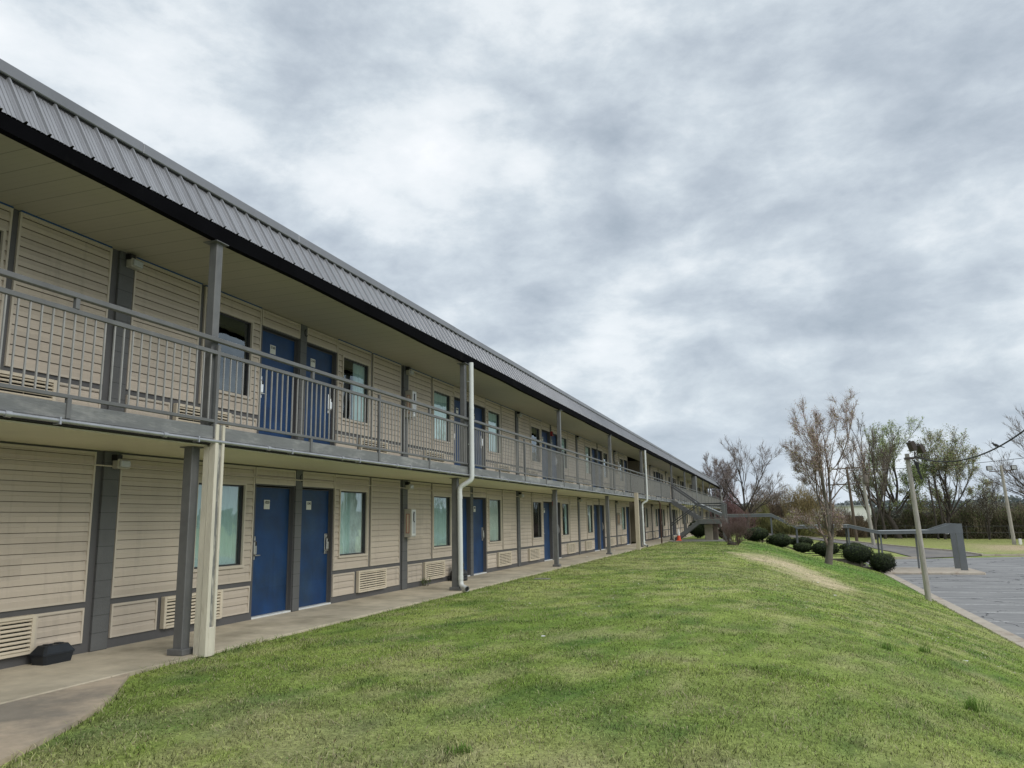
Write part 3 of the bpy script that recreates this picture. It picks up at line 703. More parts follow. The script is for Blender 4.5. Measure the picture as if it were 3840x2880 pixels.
bal=sorted(bal+extra); bal=[y for y in bal if not 50.4<y<51.75]; vis=[y for y in bal if y>3.6]; oth=[y for y in bal if y<=3.6]
for y in vis[:100]: link('baluster',bme,railing,(RX,y,2.695))
b=MB()
for y in vis[100:]+oth: b.box(RX-.0075,RX+.0075,y-.0075,y+.0075,2.695,3.485)
o=b.build('baluster',M['bal'],railing); o['kind']='stuff'
# drainpipes
def elbow(a,b_,c,n=6,r=.09):
    a,b_,c=Vector(a),Vector(b_),Vector(c); p=b_+(a-b_).normalized()*r; q=b_+(c-b_).normalized()*r
    return [p*(1-t)**2+b_*2*t*(1-t)+q*t*t for t in [i/n for i in range(n+1)]]
for p in(15.5,39.95,100.75):
    X1=-6.175;X2=-6.44; ya=p+.03; r=.053
    pts=[(X1,ya,4.93)]+elbow((X1,ya,4.93),(X1,ya,2.33),(X2,ya-.06,2.19))+elbow((X1,ya,2.30),(X2,ya-.06,2.19),(X2,ya-.04,.3))+elbow((X2,ya-.06,2.1),(X2,ya-.02,.10),(X2+.2,ya-.16,.04))+[(X2+.2,ya-.16,.045)]
    b=MB(); b.tube(pts,r,14,cap=False)
    for z in(2.62,3.9): b.tube([(X1,ya,z-.03),(X1,ya,z+.03)],r+.004,14)
    b.tube([(X2,ya-.055,2.0),(X2,ya-.055,1.93)],r+.005,14); b.tube([(X2,ya-.03,.30),(X2,ya-.03,.22)],r+.005,14)
    for z in(3.1,4.5): b.box(X1-.08,X1+r+.004,ya-.012,ya+.012,z,z+.02,0)
    q=Vector((X2+.2,ya-.16,.045)); dr=Vector((.2,-.14,-.02)).normalized(); b.tube([q-dr*.05,q],r+.006,14,cap=False); b.tube([q-dr*.02,q-dr*.015],r-.004,14,1)
    bpart(b,'drainpipe',[M['pvc'],M['dark']])
b=MB(); b.tube([(-6.3,45.5,0),(-6.3,45.5,2.3),(-6.35,45.3,2.38),(-6.9,44.6,2.38),(-7.7,44.3,2.36)],.04,8); bpart(b,'drainpipe',M['rust'])
# ------------------------------------------------------------------ things by the wall
def cabinet(z0,y,label):
    t=empty('extinguisher_cabinet',(XW+.035,y,z0)); tag(t,label,'cabinet','fire extinguisher cabinets on the pilasters')
    b=MB(); b.box(0,.17,0,.235,0,.62,0,bev=.006); b.build('case',M['cabinet'],t)
    b=MB(); b.box(.17,.182,.02,.215,.03,.60,0,bev=.004); b.box(.182,.184,.05,.185,.08,.56,1); b.build('cabinet_door',[M['cabwhite'],M['lens']],t)
    b=MB(); pts=[(.19,.11,.55),(.192,.09,.5),(.192,.09,.36),(.19,.13,.33)]; b.tube(pts,.010,6); b.build('hook',M['ink'],t)
    b=MB()
    for a,c,d,e in((.05,.06,.10,.5),(.115,.125,.10,.5),(.05,.125,.09,.10),(.05,.125,.5,.51)): b.box(a,c,-.006,.0,d,e)
    b.box(.06,.115,-.003,0,.1,.5,1); b.build('sign_panel',[M['red'],M['grille']],t); return t
cabinet(1.12,15.50,'gray extinguisher cabinet with red framed notice on ground floor pilaster beside the white drainpipe')
cabinet(F2+1.18,15.50,'extinguisher cabinet behind the balcony railing near the white drainpipe')
cabinet(1.12,39.95,'small extinguisher cabinet on far ground floor pilaster, just before the breezeway')
cabinet(F2+1.15,39.95,'small extinguisher cabinet on far upper pilaster, behind the balcony railing')
for z,l in((0,'red fire alarm with dangling wires on ground floor pilaster'),(F2,'red fire alarm horn on upper floor pilaster under the soffit')):
    t=empty('fire_alarm',(XW+.03,27.68,z)); tag(t,l,'fire alarm')
    b=MB(); b.box(0,.08,-.08,.08,1.95,2.12,0,bev=.01); b.box(.08,.09,-.05,.05,1.98,2.09,1); b.build('horn',[M['red'],M['ink']],t)
    if z==0:
        b=MB(); b.box(0,.06,.0,.12,.98,1.13,0,bev=.008); b.box(.06,.066,.03,.09,1.0,1.03,1); b.build('call_point',[M['red'],M['white']],t)
        b=MB(); b.tube([(.02,.05,1.97),(.03,.02,1.7),(.025,.05,1.4),(.02,.06,1.12)],.012,6); b.build('cable',M['white'],t)
# black case on the walkway by the wall
t=empty('bait_box',(-7.63,6.68,0)); t.scale=(.78,.74,.82); tag(t,'black plastic bait box lying on the walkway against the motel wall','bait box')
b=MB(); 
def loft(b,rings,mi=0):
    n=len(rings[0]); vs=[p for r_ in rings for p in r_]; fs=[]
    for i in range(len(rings)-1):
        for k in range(n): fs.append((i*n+k,i*n+(k+1)%n,(i+1)*n+(k+1)%n,(i+1)*n+k))
    fs.append(tuple(range(n))[::-1]); fs.append(tuple(range((len(rings)-1)*n,len(rings)*n))); b.add(vs,fs,mi)
def oct_(hx,hy,z,c=.05): return [(-hx+c,-hy,z),(hx-c,-hy,z),(hx,-hy+c,z),(hx,hy-c,z),(hx-c,hy,z),(-hx+c,hy,z),(-hx,hy-c,z),(-hx,-hy+c,z)]
loft(b,[oct_(.13,.235,.0,.03),oct_(.145,.26,.115,.03)]); b.build('base',M['blackplastic'],t)
b=MB(); loft(b,[oct_(.155,.27,.118,.03),oct_(.155,.27,.14,.03),oct_(.145,.26,.155,.03),oct_(.10,.20,.232,.03),oct_(.095,.195,.237,.03)]); b.box(-.05,.05,-.14,-.05,.232,.25,0,bev=.006); b.box(-.05,.05,.05,.14,.232,.25,0,bev=.006); b.build('lid',M['blackplastic'],t)
t=empty('ash_urn',(-7.55,18.05,0)); tag(t,'black ribbed plastic urn by the wall behind the white drainpipe','urn')
b=MB(); b.lathe([(.0,.0),(.21,.0),(.22,.02),(.22,.07),(.205,.08),(.22,.09),(.22,.13),(.205,.14),(.22,.15),(.215,.19),(.17,.26),(.12,.285),(.0,.29)],n=28); b.build('base',M['blackplastic'],t)
b=MB(); b.lathe([(.12,.28),(.14,.30),(.14,.33),(.13,.335),(.14,.34),(.14,.40),(.12,.45),(.06,.475),(0,.48)],n=28); b.build('lid',M['blackplastic'],t)
b=MB(); b.box(-.19,.19,-.1,.1,0,.02,0,bev=.006); b.box(-.12,.12,-.045,.045,.02,.028)
o=b.build('drain_cover',M['pad'],None,(-5.7,19.1,h(-5.7,19.1)+.0)); tag(o,'gray drain cover set in the grass beside the walkway','drain cover')
# litter
for i,(x,y,l) in enumerate([(-7.35,27.0,'white scrap of litter on the walkway below the blue door'),(-7.0,29.6,'crumpled pale litter on the walkway past the gray post'),(1.15,26.9,'white scrap of paper on the lawn below the straw patch'),(-2.9,9.7,'tiny white paper scrap in the grass near the walkway'),(1.35,22.1,'white litter scrap on the grass bank'),(-7.1,35.5,'flat pale litter near the beige timber post'),(2.6,13.8,'white litter scrap low on the grass bank, nearest the camera')]):
    b=MB(); rr=random.Random(i); pts=[]
    for k in range(7): a=k*.9; r_=.022+rr.random()*.03; pts.append((r_*math.cos(a),r_*math.sin(a)*.7,rr.random()*.025))
    b.add(pts+[(0,0,.02)],[(k,(k+1)%7,7) for k in range(7)])
    z=h(x,y)+.035 if x>-6.3 else .003; o=b.build('litter',M['litter'],None,(x,y,z)); tag(o,l,'litter','scraps of litter')
# ------------------------------------------------------------------ staircase
st=empty('staircase',(-4.5,50.4,0)); tag(st,'gray steel staircase with mid landing rising to the motel balcony','staircase'); stinv=Matrix.Translation((4.5,-50.4,0))
def sp(b,name,mats): o=b.build(name,mats,st); o.matrix_parent_inverse=stinv; return o
b=MB(); b.box(-6.33,-2.75,48.7,52.3,-.35,.03,0,bev=.02); struct(b.build('stair_pad',M['pad']))
fl1=((-6.0,.06),(-4.45,1.32)); fl2=((-4.5,1.32),(-6.24,2.58))
def flight(a,c,ya,yb,n):
    for y in(ya,yb):
        b=MB(); (x0,z0),(x1,z1)=a,c; hgt=.29
        b.add([(x0,y-.03,z0-.16),(x1,y-.03,z1-hgt),(x1,y-.03,z1+.02),(x0,y-.03,z0+.14),(x0,y+.03,z0-.16),(x1,y+.03,z1-hgt),(x1,y+.03,z1+.02),(x0,y+.03,z0+.14)],[(0,1,2,3),(7,6,5,4),(0,4,5,1),(1,5,6,2),(2,6,7,3),(3,7,4,0)]); sp(b,'stringer',M['steel'])
    b=MB(); (x0,z0),(x1,z1)=a,c
    for i in range(n):
        x=x0+(x1-x0)*(i+.5)/n; z=z0+(z1-z0)*(i+.6)/n; b.box(x-.13,x+.13,ya+.03,yb-.03,z-.03,z+.02)
    sp(b,'treads',M['pad'])
flight(*fl1,49.25,50.3,7); flight(*fl2,50.5,51.6,7)
b=MB(); b.box(-4.5,-2.9,49.2,51.65,1.02,1.30,0,bev=.01); b.box(-4.5,-2.9,49.2,51.65,1.303,1.33,1); sp(b,'landing',[M['steel'],M['pad']])
b=MB()
for x,y in((-2.98,49.28),(-2.98,51.55)): b.box(x-.1,x+.1,y-.07,y+.07,0,2.26,0,bev=.01)
sp(b,'landing_post',M['steel'])
def srail(pts,name='handrail'):
    b=MB(); b.tube(pts,.028,8); sp(b,name,M['railpaint'])
for dz in(.95,.80):
    srail([(-6.2,49.28,.15+dz-.02),(-4.5,49.28,1.33+dz),(-2.98,49.28,1.33+dz)])
    srail([(-6.24,50.55,2.64+dz),(-4.52,50.55,1.36+dz)]); srail([(-6.24,51.6,2.64+dz),(-4.52,51.6,1.36+dz),(-2.98,51.6,1.33+dz),(-2.98,49.28,1.33+dz)])
def sb(*a):
    b=MB(); b.box(*a); sp(b,'stair_baluster',M['steel'])
for x,z in((-6.1,.0),(-5.3,.62),(-4.5,1.1)): sb(x-.02,x+.02,49.26,49.3,z,z+1.15)
for i in range(1,9):
    x=-6.1+i*.19; z=.1+(x+6.0)*.82; sb(x-.008,x+.008,49.272,49.288,z+.12,z+.9)
for i in range(0,12):
    x=-4.45+i*.13; sb(x-.008,x+.008,49.272,49.288,1.42,2.13)
b=MB(); b.box(-4.5,-3.05,49.265,49.295,1.40,1.44); sp(b,'bottom_rail',M['steel'])
for i in range(0,14):
    x=-4.5-i*.13; z=1.36+(-4.5-x)*.735; sb(x-.008,x+.008,51.592,51.608,z+.1,z+.8)
b=MB(); b.box(-4.25,-3.75,50.2,50.9,-.3,1.0,0,bev=.03); b.box(-3.75,-3.45,50.22,50.88,-.3,1.0,1,bev=.02)
o=b.build('concrete_pier',[M['pier'],M['timber']]); tag(o,'square weathered concrete pier standing under the stair landing','pier')
t=empty('traffic_cone',(-5.72,49.0,.03)); tag(t,'orange traffic cone with white top at the foot of the stairs','traffic cone')
b=MB(); b.box(-.17,.17,-.17,.17,0,.03,0,bev=.008); b.lathe([(.125,.02),(.085,.32)],n=20); b.build('body',M['orange'],t)
b=MB(); b.lathe([(.085,.32),(.025,.72),(.0,.72)],n=20); b.build('reflective_band',M['white'],t)
# ------------------------------------------------------------------ covered walkway canopy
cn=empty('walkway_canopy',(4,56.2,-2)); tag(cn,'stepped gray metal walkway canopy running down from the motel to the parking lot','canopy'); cinv=Matrix.Translation((-4,-56.2,2))
def cp(b,name,mats): o=b.build(name,mats,cn); o.matrix_parent_inverse=cinv; return o
prof=[(-5.3,2.52),(-3.3,1.58),(-.22,1.57),(1.33,.76),(4.58,.77),(6.35,.34),(9.25,.36)]
for (a,c) in zip(prof,prof[1:]):
    b=MB(); (x0,z0),(x1,z1)=a,c; ya,yb=55.3,57.1
    for y in(ya,yb):
        b.add([(x0,y-.05,z0-.19),(x1,y-.05,z1-.19),(x1,y-.05,z1),(x0,y-.05,z0),(x0,y+.05,z0-.19),(x1,y+.05,z1-.19),(x1,y+.05,z1),(x0,y+.05,z0)],[(0,1,2,3),(7,6,5,4),(0,4,5,1),(2,6,7,3),(1,5,6,2),(3,7,4,0)])
    b.add([(x0,ya-.07,z0+.004),(x1,ya-.07,z1+.004),(x1,yb+.07,z1+.004),(x0,yb+.07,z0+.004),(x0,ya-.07,z0+.035),(x1,ya-.07,z1+.035),(x1,yb+.07,z1+.035),(x0,yb+.07,z0+.035)],[(3,2,1,0),(4,5,6,7),(0,1,5,4),(1,2,6,5),(2,3,7,6),(3,0,4,7)],1)
    cp(b,'roof_section',[M['canopy'],M['canopytop']])
for y in(55.35,57.05):
    b=MB(); pr_=[(9.25,.36),(10.55,.78),(11.1,.76),(11.12,.17),(9.25,.17)]
    vs=[(x,y-.09,z) for x,z in pr_]+[(x,y+.09,z) for x,z in pr_]; n=len(pr_)
    b.add(vs,[tuple(range(n)),tuple(range(n,2*n))[::-1]]+[(i,(i+1)%n+0,(i+1)%n+n,i+n)[::-1] for i in range(n)]); cp(b,'gate_beam',M['canopy'])
    b=MB(); b.add([(10.72,y-.085,.165),(11.1,y-.085,.165),(11.17,y-.085,-2.1),(10.79,y-.085,-2.1),(10.72,y+.085,.165),(11.1,y+.085,.165),(11.17,y+.085,-2.1),(10.79,y+.085,-2.1)],[(0,3,2,1),(4,5,6,7),(0,1,5,4),(1,2,6,5),(2,3,7,6),(3,0,4,7)]); cp(b,'gate_leg',M['canopy'])
for x,zt in((-3.1,1.38),(-.25,1.38),(1.33,.58),(4.5,.58),(6.4,.16),(8.7,.17)):
    for y in(55.35,57.05):
        if x==8.7 and y<56: continue
        b=MB(); b.box(x-.05,x+.05,y-.05,y+.05,min(h(x,y),-1.0) if x<5.9 else -2.1,zt); cp(b,'canopy_post',M['canopy'])
b=MB(); b.lathe([(.0,0),(.08,0),(.1,.04),(.1,.08),(0,.08)],c=(10.4,56.2,.09)); b.box(10.35,10.45,55.4,57.0,.17,.2); cp(b,'canopy_light',M['lens'])
# path and steps under canopy, rails beside
b=MB(); x=-3.5; 
zs_=lambda x:float(np.interp(x,[-3.5,-.2,1.3,4.6,6.0],[-.75,-.80,-1.45,-1.55,-2.12]))
while x<6.0: b.box(x,x+.5,55.1,57.3,zs_(x+.25)-.5,zs_(x+.25)+.01); x+=.5
struct(b.build('steps',M['pad']))
for y,l in((55.05,'front dark tube handrail running between clipped bushes beside the covered steps'),(57.5,'rear dark tube handrail beyond the covered steps')):
    t=empty('step_handrail',(1.5,y,-1)); tag(t,l,'handrail')
    b=MB(); ti=Matrix.Translation((-1.5,-y,1))
    for dz in(.55,.32): b.tube([(x,y,zs_(x)+dz) for x in(-3.4,-.3,1.3,4.5,5.9)],.03,7)
    o=b.build('rail',M['poledark'],t); o.matrix_parent_inverse=ti
    for x in(-3.4,-1.9,-.3,1.3,2.9,4.5,5.9):
        b=MB(); b.box(x-.025,x+.025,y-.025,y+.025,zs_(x)-.3,zs_(x)+.57); o=b.build('baluster',M['poledark'],t); o.matrix_parent_inverse=ti
for i,(x0,x1,y,z,l) in enumerate([(2.9,4.9,52.9,-1.25,'upper stacked timber edging at the top of the bank by the tree'),(4.5,5.9,52.6,-1.75,'lower stacked timber edging behind the clipped bushes')]):
    b=MB()
    for k in range(3): b.box(x0+.1*k,x1+.1*k,y-.1*k,y-.1*k+.16,z-.15*k-.15,z-.15*k-.01,0,bev=.015)
    b.box(x1-.1,x1+.05,y-.3,y-.15,z-.7,z,0,bev=.01)
    o=b.build('timber_edging',M['timber']); tag(o,l,'timber edging')
# ------------------------------------------------------------------ vegetation generators
def rand_unit(n,rng):
    v=rng.normal(size=(n,3)); return v/np.linalg.norm(v,axis=1)[:,None]
def leaf_quads(C,size,rng,cols,elong=1.,normals=None):
    n=len(C); a=rand_unit(n,rng); 
    if normals is not None: a=normals*.8+a*.6; a/=np.linalg.norm(a,axis=1)[:,None]
    t=np.cross(a,rand_unit(n,rng)); t/=np.linalg.norm(t,axis=1)[:,None]+1e-9; u=np.cross(a,t)
    s=(size*(.6+.8*rng.random(n)))[:,None]
    V=np.stack([C-t*s*elong,C+u*s*.5,C+t*s*elong,C-u*s*.5],1).reshape(-1,3)
    F=np.arange(4*n).reshape(n,4); return V,F,np.repeat(cols,4,axis=0)
def merge(parts):
    V=[];F=[];C=[];o=0
    for v,f,c in parts: V.append(v);F.append(f+o);C.append(c);o+=len(v)
    return np.concatenate(V),np.concatenate(F),np.concatenate(C)
def segs_tubes(P0,P1,R0,R1,n,cols):
    """batch of tapered prisms"""
    m=len(P0); d=P1-P0; l=np.linalg.norm(d,axis=1)[:,None]+1e-9; d=d/l
    a=np.where(np.abs(d[:,2:3])<.9,np.array([[0,0,1.]]),np.array([[1.,0,0]])); u=np.cross(d,a); u/=np.linalg.norm(u,axis=1)[:,None]; w=np.cross(d,u)
    V=np.zeros((m,2*n,3))
    for k in range(n):
        an=2*math.pi*k/n; o=u*math.cos(an)+w*math.sin(an); V[:,k]=P0+o*R0[:,None]; V[:,n+k]=P1+o*R1[:,None]
    F=[]
    for k in range(n): F.append([k,(k+1)%n,n+(k+1)%n,n+k])
    F=(np.array(F)[None]+np.arange(m)[:,None,None]*2*n).reshape(-1,4)
    return V.reshape(-1,3),F,np.repeat(cols,2*n,axis=0)
def grow(seed,stems,height,levels,spread=.5,up=.25,ratio=.68,kids=3,wig=.12,rbase=.12,taper=.6,first=.35,minr=.004):
    """branching skeleton -> list of segments (p0,p1,r0,r1,level)"""
    rr=random.Random(seed); segs=[]; tips=[]
    def branch(p,d,L,r,lev):
        n=5 if lev<2 else 3; pts=[p]; q=p.copy(); dd=d.copy()
        for i in range(n):
            dd=(dd+Vector((rr.gauss(0,wig),rr.gauss(0,wig),rr.gauss(0,wig*.6)+up*.12*(1 if lev else .2)))).normalized(); q2=q+dd*L/n
            r0=r*(1-(1-taper)*i/n); r1=r*(1-(1-taper)*(i+1)/n); segs.append((q.copy(),q2.copy(),max(r0,minr),max(r1,minr),lev)); q=q2; pts.append((q.copy(),dd.copy(),r1,(i+1)/n))
        if lev>=levels: tips.append((q.copy(),dd.copy())); return
        nk=kids+(1 if rr.random()<.5 else 0)+(2 if lev==0 else 0)
        for k in range(nk):
            f=first+(1-first)*(k+rr.random()*.7)/nk if lev==0 else .25+.75*(k+rr.random())/nk
            j=min(n,max(1,int(f*n+.5))); pt,pd,pr_,_=pts[j]
            ax=pd.cross(Vector((rr.gauss(0,1),rr.gauss(0,1),rr.gauss(0,1)))).normalized(); an=spread*(.6+.8*rr.random())
            nd=(Matrix.Rotation(an,3,ax)@pd); nd.z+=up*.5; nd.normalize()
            branch(pt,nd,L*ratio*(.7+.5*rr.random())*(1.05-.3*f if lev==0 else 1),pr_*.62,lev+1)
        branch(q,dd,L*ratio*.8,r*taper*.9,lev+1)
    for (p,d,L,r) in stems: branch(Vector(p),Vector(d).normalized(),L,r,0)
    return segs,tips
def tree(name,label,cat,loc,seed,stems,levels,barkmat,twigcol,leafcol=None,leafn=0,leafsize=.05,trunk_lev=1,group=None,fol=None,tuber=1.,fuzz=0,fuzzl=.3,**kw):
    t=empty(name,loc); tag(t,label,cat,group); rng=np.random.default_rng(seed)
    segs,tips=grow(seed,stems,1,levels,**kw)
    A=[s for s in segs if s[4]<=trunk_lev]; B=[s for s in segs if s[4]>trunk_lev]
    arr=lambda S_:(np.array([s[0][:] for s in S_]),np.array([s[1][:] for s in S_]),np.array([s[2] for s in S_]),np.array([s[3] for s in S_]))
    p0,p1,r0,r1=arr(A); V,F,c=segs_tubes(p0,p1,r0,r1,7,np.tile([.1,.1,.1],(len(A),1))); link('trunk',np_mesh('trunk',V,F,barkmat),t)
    parts=[]
    if B:
        p0,p1,r0,r1=arr(B); cc=np.array(twigcol)[None]*(.7+.6*rng.random((len(B),1))); parts.append(segs_tubes(p0,p1,r0*tuber,r1*tuber,3,cc))
    if fuzz and B:
        Bt=[s for s in B if s[4]>=levels-1]; q0=np.array([s[0][:] for s in Bt]); q1=np.array([s[1][:] for s in Bt]); k=rng.integers(0,len(Bt),fuzz); u=rng.random((fuzz,1)); P0=q0[k]*(1-u)+q1[k]*u
        dd=(q1[k]-q0[k]); dd/=np.linalg.norm(dd,axis=1)[:,None]+1e-9; dd=dd+rand_unit(fuzz,rng)*.75+np.array([0,0,.25]); dd/=np.linalg.norm(dd,axis=1)[:,None]; P2=P0+dd*(fuzzl*(.4+.9*rng.random((fuzz,1))))
        r_=kw.get('minr',.01); cc=np.array(twigcol)[None]*(.8+.8*rng.random((fuzz,1))); parts.append(segs_tubes(P0,P2,np.full(fuzz,r_*.75),np.full(fuzz,r_*.3),3,cc)); B=B+[(Vector(a),Vector(b_),0,0,levels) for a,b_ in zip(P2[::3],P2[::3])]
    mm=merge(parts); link('twigs',np_mesh('twigs',mm[0],mm[1],M['twig'],mm[2]),t)
    if leafn:
        T=np.array([q[0][:] for q in tips]); Bm=np.array([s[1][:] for s in B if s[4]>=levels-1]); src=np.concatenate([T,Bm]); 
        C=src[rng.integers(0,len(src),leafn)]+rng.normal(size=(leafn,3))*leafsize*2.0
        lc=np.array(leafcol); cols=lc[rng.integers(0,len(lc),leafn)]*(.65+.7*rng.random((leafn,1)))
        V,F,c=leaf_quads(C,leafsize,rng,cols); link('leaves',np_mesh('leaves',V,F,M['leaf'],c),t)
    return t
# clipped evergreen bushes
def bush(x,y,z,rx,ry,rz,label,seed,group='clipped evergreen bushes beside the covered steps'):
    z+=.2*rz; rx*=1.12; ry*=1.1; rz*=.90
    rng=np.random.default_rng(seed); t=empty('clipped_bush',(x,y,z)); tag(t,label,'bush',group)
    n=4200; U=rand_unit(n,rng)
    # mushroom shape: flattened dome, undercut below
    zz=U[:,2]; f=np.where(zz<0,1+zz*.35,1.0); sc=1+.07*np.sin(U[:,0]*5+seed)*np.cos(U[:,1]*4)+.05*np.sin(U[:,0]*13+seed*3)*np.sin(U[:,2]*11+U[:,1]*9)+.035*rng.normal(size=n)
    f=np.where(zz<0,1.02-.38*zz*zz,1-.08*zz); C=np.stack([U[:,0]/np.sqrt(1-zz*zz+1e-6)*(1-np.abs(zz)**3.)**.5*rx*f*sc,U[:,1]/np.sqrt(1-zz*zz+1e-6)*(1-np.abs(zz)**3.)**.5*ry*f*sc,rz+zz*rz*sc],1)
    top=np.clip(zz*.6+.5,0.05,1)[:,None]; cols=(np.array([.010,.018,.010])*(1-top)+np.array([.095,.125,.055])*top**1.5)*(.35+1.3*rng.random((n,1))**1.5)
    k_=rng.random(n)<.10; C[k_]=(C[k_]-np.array([0,0,rz]))*(1.04+.12*rng.random((k_.sum(),1)))+np.array([0,0,rz])
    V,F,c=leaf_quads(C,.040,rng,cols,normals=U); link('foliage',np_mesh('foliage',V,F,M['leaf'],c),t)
    b=MB(); m=14
    for i in range(8):
        pass
    prof=[]
    for i in range(13):
        a=-math.pi/2+math.pi*i/12; q=math.sin(a); f_=1.02-.3*q*q if q<0 else 1; prof.append((rx*.93*max(0,1-abs(q)**3)**.5*f_,rz+q*rz*.93))
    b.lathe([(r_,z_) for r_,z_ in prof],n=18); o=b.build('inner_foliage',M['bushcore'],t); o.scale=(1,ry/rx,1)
    b=MB(); rr=random.Random(seed)
    for k in range(5): a=rr.random()*6.28; b.tube([(.05*math.cos(a),.05*math.sin(a),-.35),(.25*rx*math.cos(a),.25*ry*math.sin(a),rz*.5)],.025,5)
    b.build('stems',M['barkdark'],t); return t
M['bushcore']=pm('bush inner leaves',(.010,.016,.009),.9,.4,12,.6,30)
BX=[(-1.30,53.2,.64,.62,.47,-.24,'large clipped bush nearest the stairs, beside the bare shrub'),
    (.19,53.3,.66,.62,.46,-.64,'clipped bush standing in front of the first tall canopy post'),
    (1.56,53.4,.48,.5,.32,-.94,'small low clipped bush between two larger ones, left of the tree'),
    (2.90,53.6,.70,.62,.48,-1.21,'wide clipped bush just behind the trunk of the near tree'),
    (4.73,53.0,.77,.68,.63,-1.69,'biggest clipped bush right of the tree trunk by the timber edging'),
    (6.03,52.6,.62,.62,.62,-2.16,'round clipped bush at the corner of the parking lot island'),
    (-1.0,59.5,.42,.5,.36,-.2,'small clipped bush half hidden behind the first large one'),
    (1.72,59.3,.66,.6,.36,-.82,'low clipped bush behind the canopy post on the far side'),
    (5.01,59.3,.70,.6,.34,-1.2,'flat clipped bush on the far side of the covered steps'),
    (-5.2,56.5,.62,.6,.62,-.05,'dark clipped bush seen through the stairs left of the concrete pier'),
    (-3.5,57.5,.45,.5,.42,-.15,'dark clipped bush seen under the landing right of the concrete pier')]
for i,(x,y,rx,ry,rz,z,l) in enumerate(BX): bush(x,y,z,rx,ry,rz,l,100+i)
# bare shrub by the stairs
def shrub(name,label,loc,seed,nst,L,col,spread=.5,levels=3,r=.012,group=None,leafn=0,leafcol=None,leafsize=.03,up=.35,fuzz=0):
    rr=random.Random(seed); stems=[]
    for k in range(nst):
        a=rr.random()*6.28; s=rr.random()*spread; stems.append(((.12*math.cos(a)*nst/20,.12*math.sin(a)*nst/20,0),(math.cos(a)*s,math.sin(a)*s,1),L*(.6+.5*rr.random()),r))
    return tree(name,label,'shrub',loc,seed,stems,levels,M['twigdark'],col,leafcol,leafn,leafsize,0,group,spread=.45,up=up,ratio=.55,kids=2,first=.25,minr=r*.25,fuzz=fuzz,fuzzl=.22)
M['twigdark']=pm('shrub stems',(.09,.065,.055),.9,.3,6)
shrub('bare_shrub','bare reddish brown shrub on the lawn in front of the stair landing',(-2.2,43.4,h(-2.2,43.4)-.02),5,38,1.05,(.17,.12,.11),.55,3,.012,leafn=900,leafcol=[(.20,.13,.11)],leafsize=.012,fuzz=2200)
b=MB(); b.lathe([(0,-.1),(.22,-.05),(.25,.05),(.17,.16),(0,.2)],c=(-2.3,43.5,h(-2.3,43.5)),n=10); o=b.build('rock',M['timber']); tag(o,'dark lump of rock and stump at the foot of the bare shrub','rock')
# near tree on the bank
bx,by=2.5,45.2
tree('budding_tree','tall multi-stemmed tree with pinkish buds on the bank beside the canopy','tree',(bx,by,h(bx,by)-.15),21,
  [((0,0,0),(.16,0,1),2.1,.22),((.22,0,1.9),(.10,.05,1),3.7,.085),((.26,0,2.0),(.22,.05,1),3.8,.09),((.18,0,1.9),(-.06,.1,1),3.4,.065),((.25,0,1.9),(.06,-.15,1),4.2,.075),((.9,0,5.4),(.58,0,.8),2.7,.04),((.1,0,4.0),(-.5,0,.85),1.9,.032),((.2,0,3.0),(-.4,-.1,.9),1.9,.035),((.1,0,1.6),(-1,.1,.35),1.3,.025),((.25,0,1.5),(.9,0,.7),.8,.02)],
  4,M['bark'],(.24,.18,.155),[(.50,.36,.33),(.56,.44,.40),(.42,.40,.16),(.62,.55,.52)],15000,.034,0,fuzz=4500,fuzzl=.40,spread=.52,up=.26,ratio=.55,kids=2,wig=.10,first=.3,minr=.0065,taper=.5)
# trees in the background
G_='trees standing beyond the driveway'
def zt(x,y): return h(x,y)-.2
K=dict(ratio=.62,kids=2,wig=.10,taper=.5)
tree('bare_tree','bare spreading tree with forked trunk just beyond the motel end','tree',(-3.35,98,zt(-3.3,98)),31,[((0,0,0),(.02,0,1),3.4,.22),((0,0,3.2),(.62,0,1),4.6,.12),((0,0,2.2),(.95,0,.8),3.6,.09),((0,0,3.1),(-.5,0,1),3.9,.11),((0,0,3.2),(.08,.2,1),4.9,.12),((0,0,3.),(-.9,.1,.8),3.2,.09)],4,M['barkdark'],(.21,.175,.165),spread=.55,up=.22,minr=.012,fuzz=3800,fuzzl=.55,group=G_,**K)
K2=dict(ratio=.45,kids=3,wig=.06,taper=.45)
tree('slender_tree','slender bare tree with two tall upright stems behind the utility pole','tree',(12.4,112,zt(12.4,112)),33,[((0,0,0),(-.10,0,1),9.5,.20),((0,0,1),(.10,0,1),10.,.18),((0,0,2.),(.30,0,1),7.5,.12)],3,M['barkdark'],(.14,.115,.10),[(.25,.26,.12)],500,.06,0,spread=.38,up=.5,minr=.014,first=.35,fuzz=2500,fuzzl=.5,group=G_,**K2)
tree('slender_tree','thin bare tree with vertical branches right of the budding tree crown','tree',(14.2,118,zt(14.2,118)),34,[((0,0,0),(.06,0,1),10.5,.20),((0,0,2),(-.15,0,1),8.6,.13),((0,0,3),(.3,0,1),7.6,.12)],3,M['barkdark'],(.14,.115,.10),[(.30,.33,.16)],1600,.07,0,spread=.42,up=.5,minr=.014,first=.35,fuzz=2500,fuzzl=.5,group=G_,**K2)
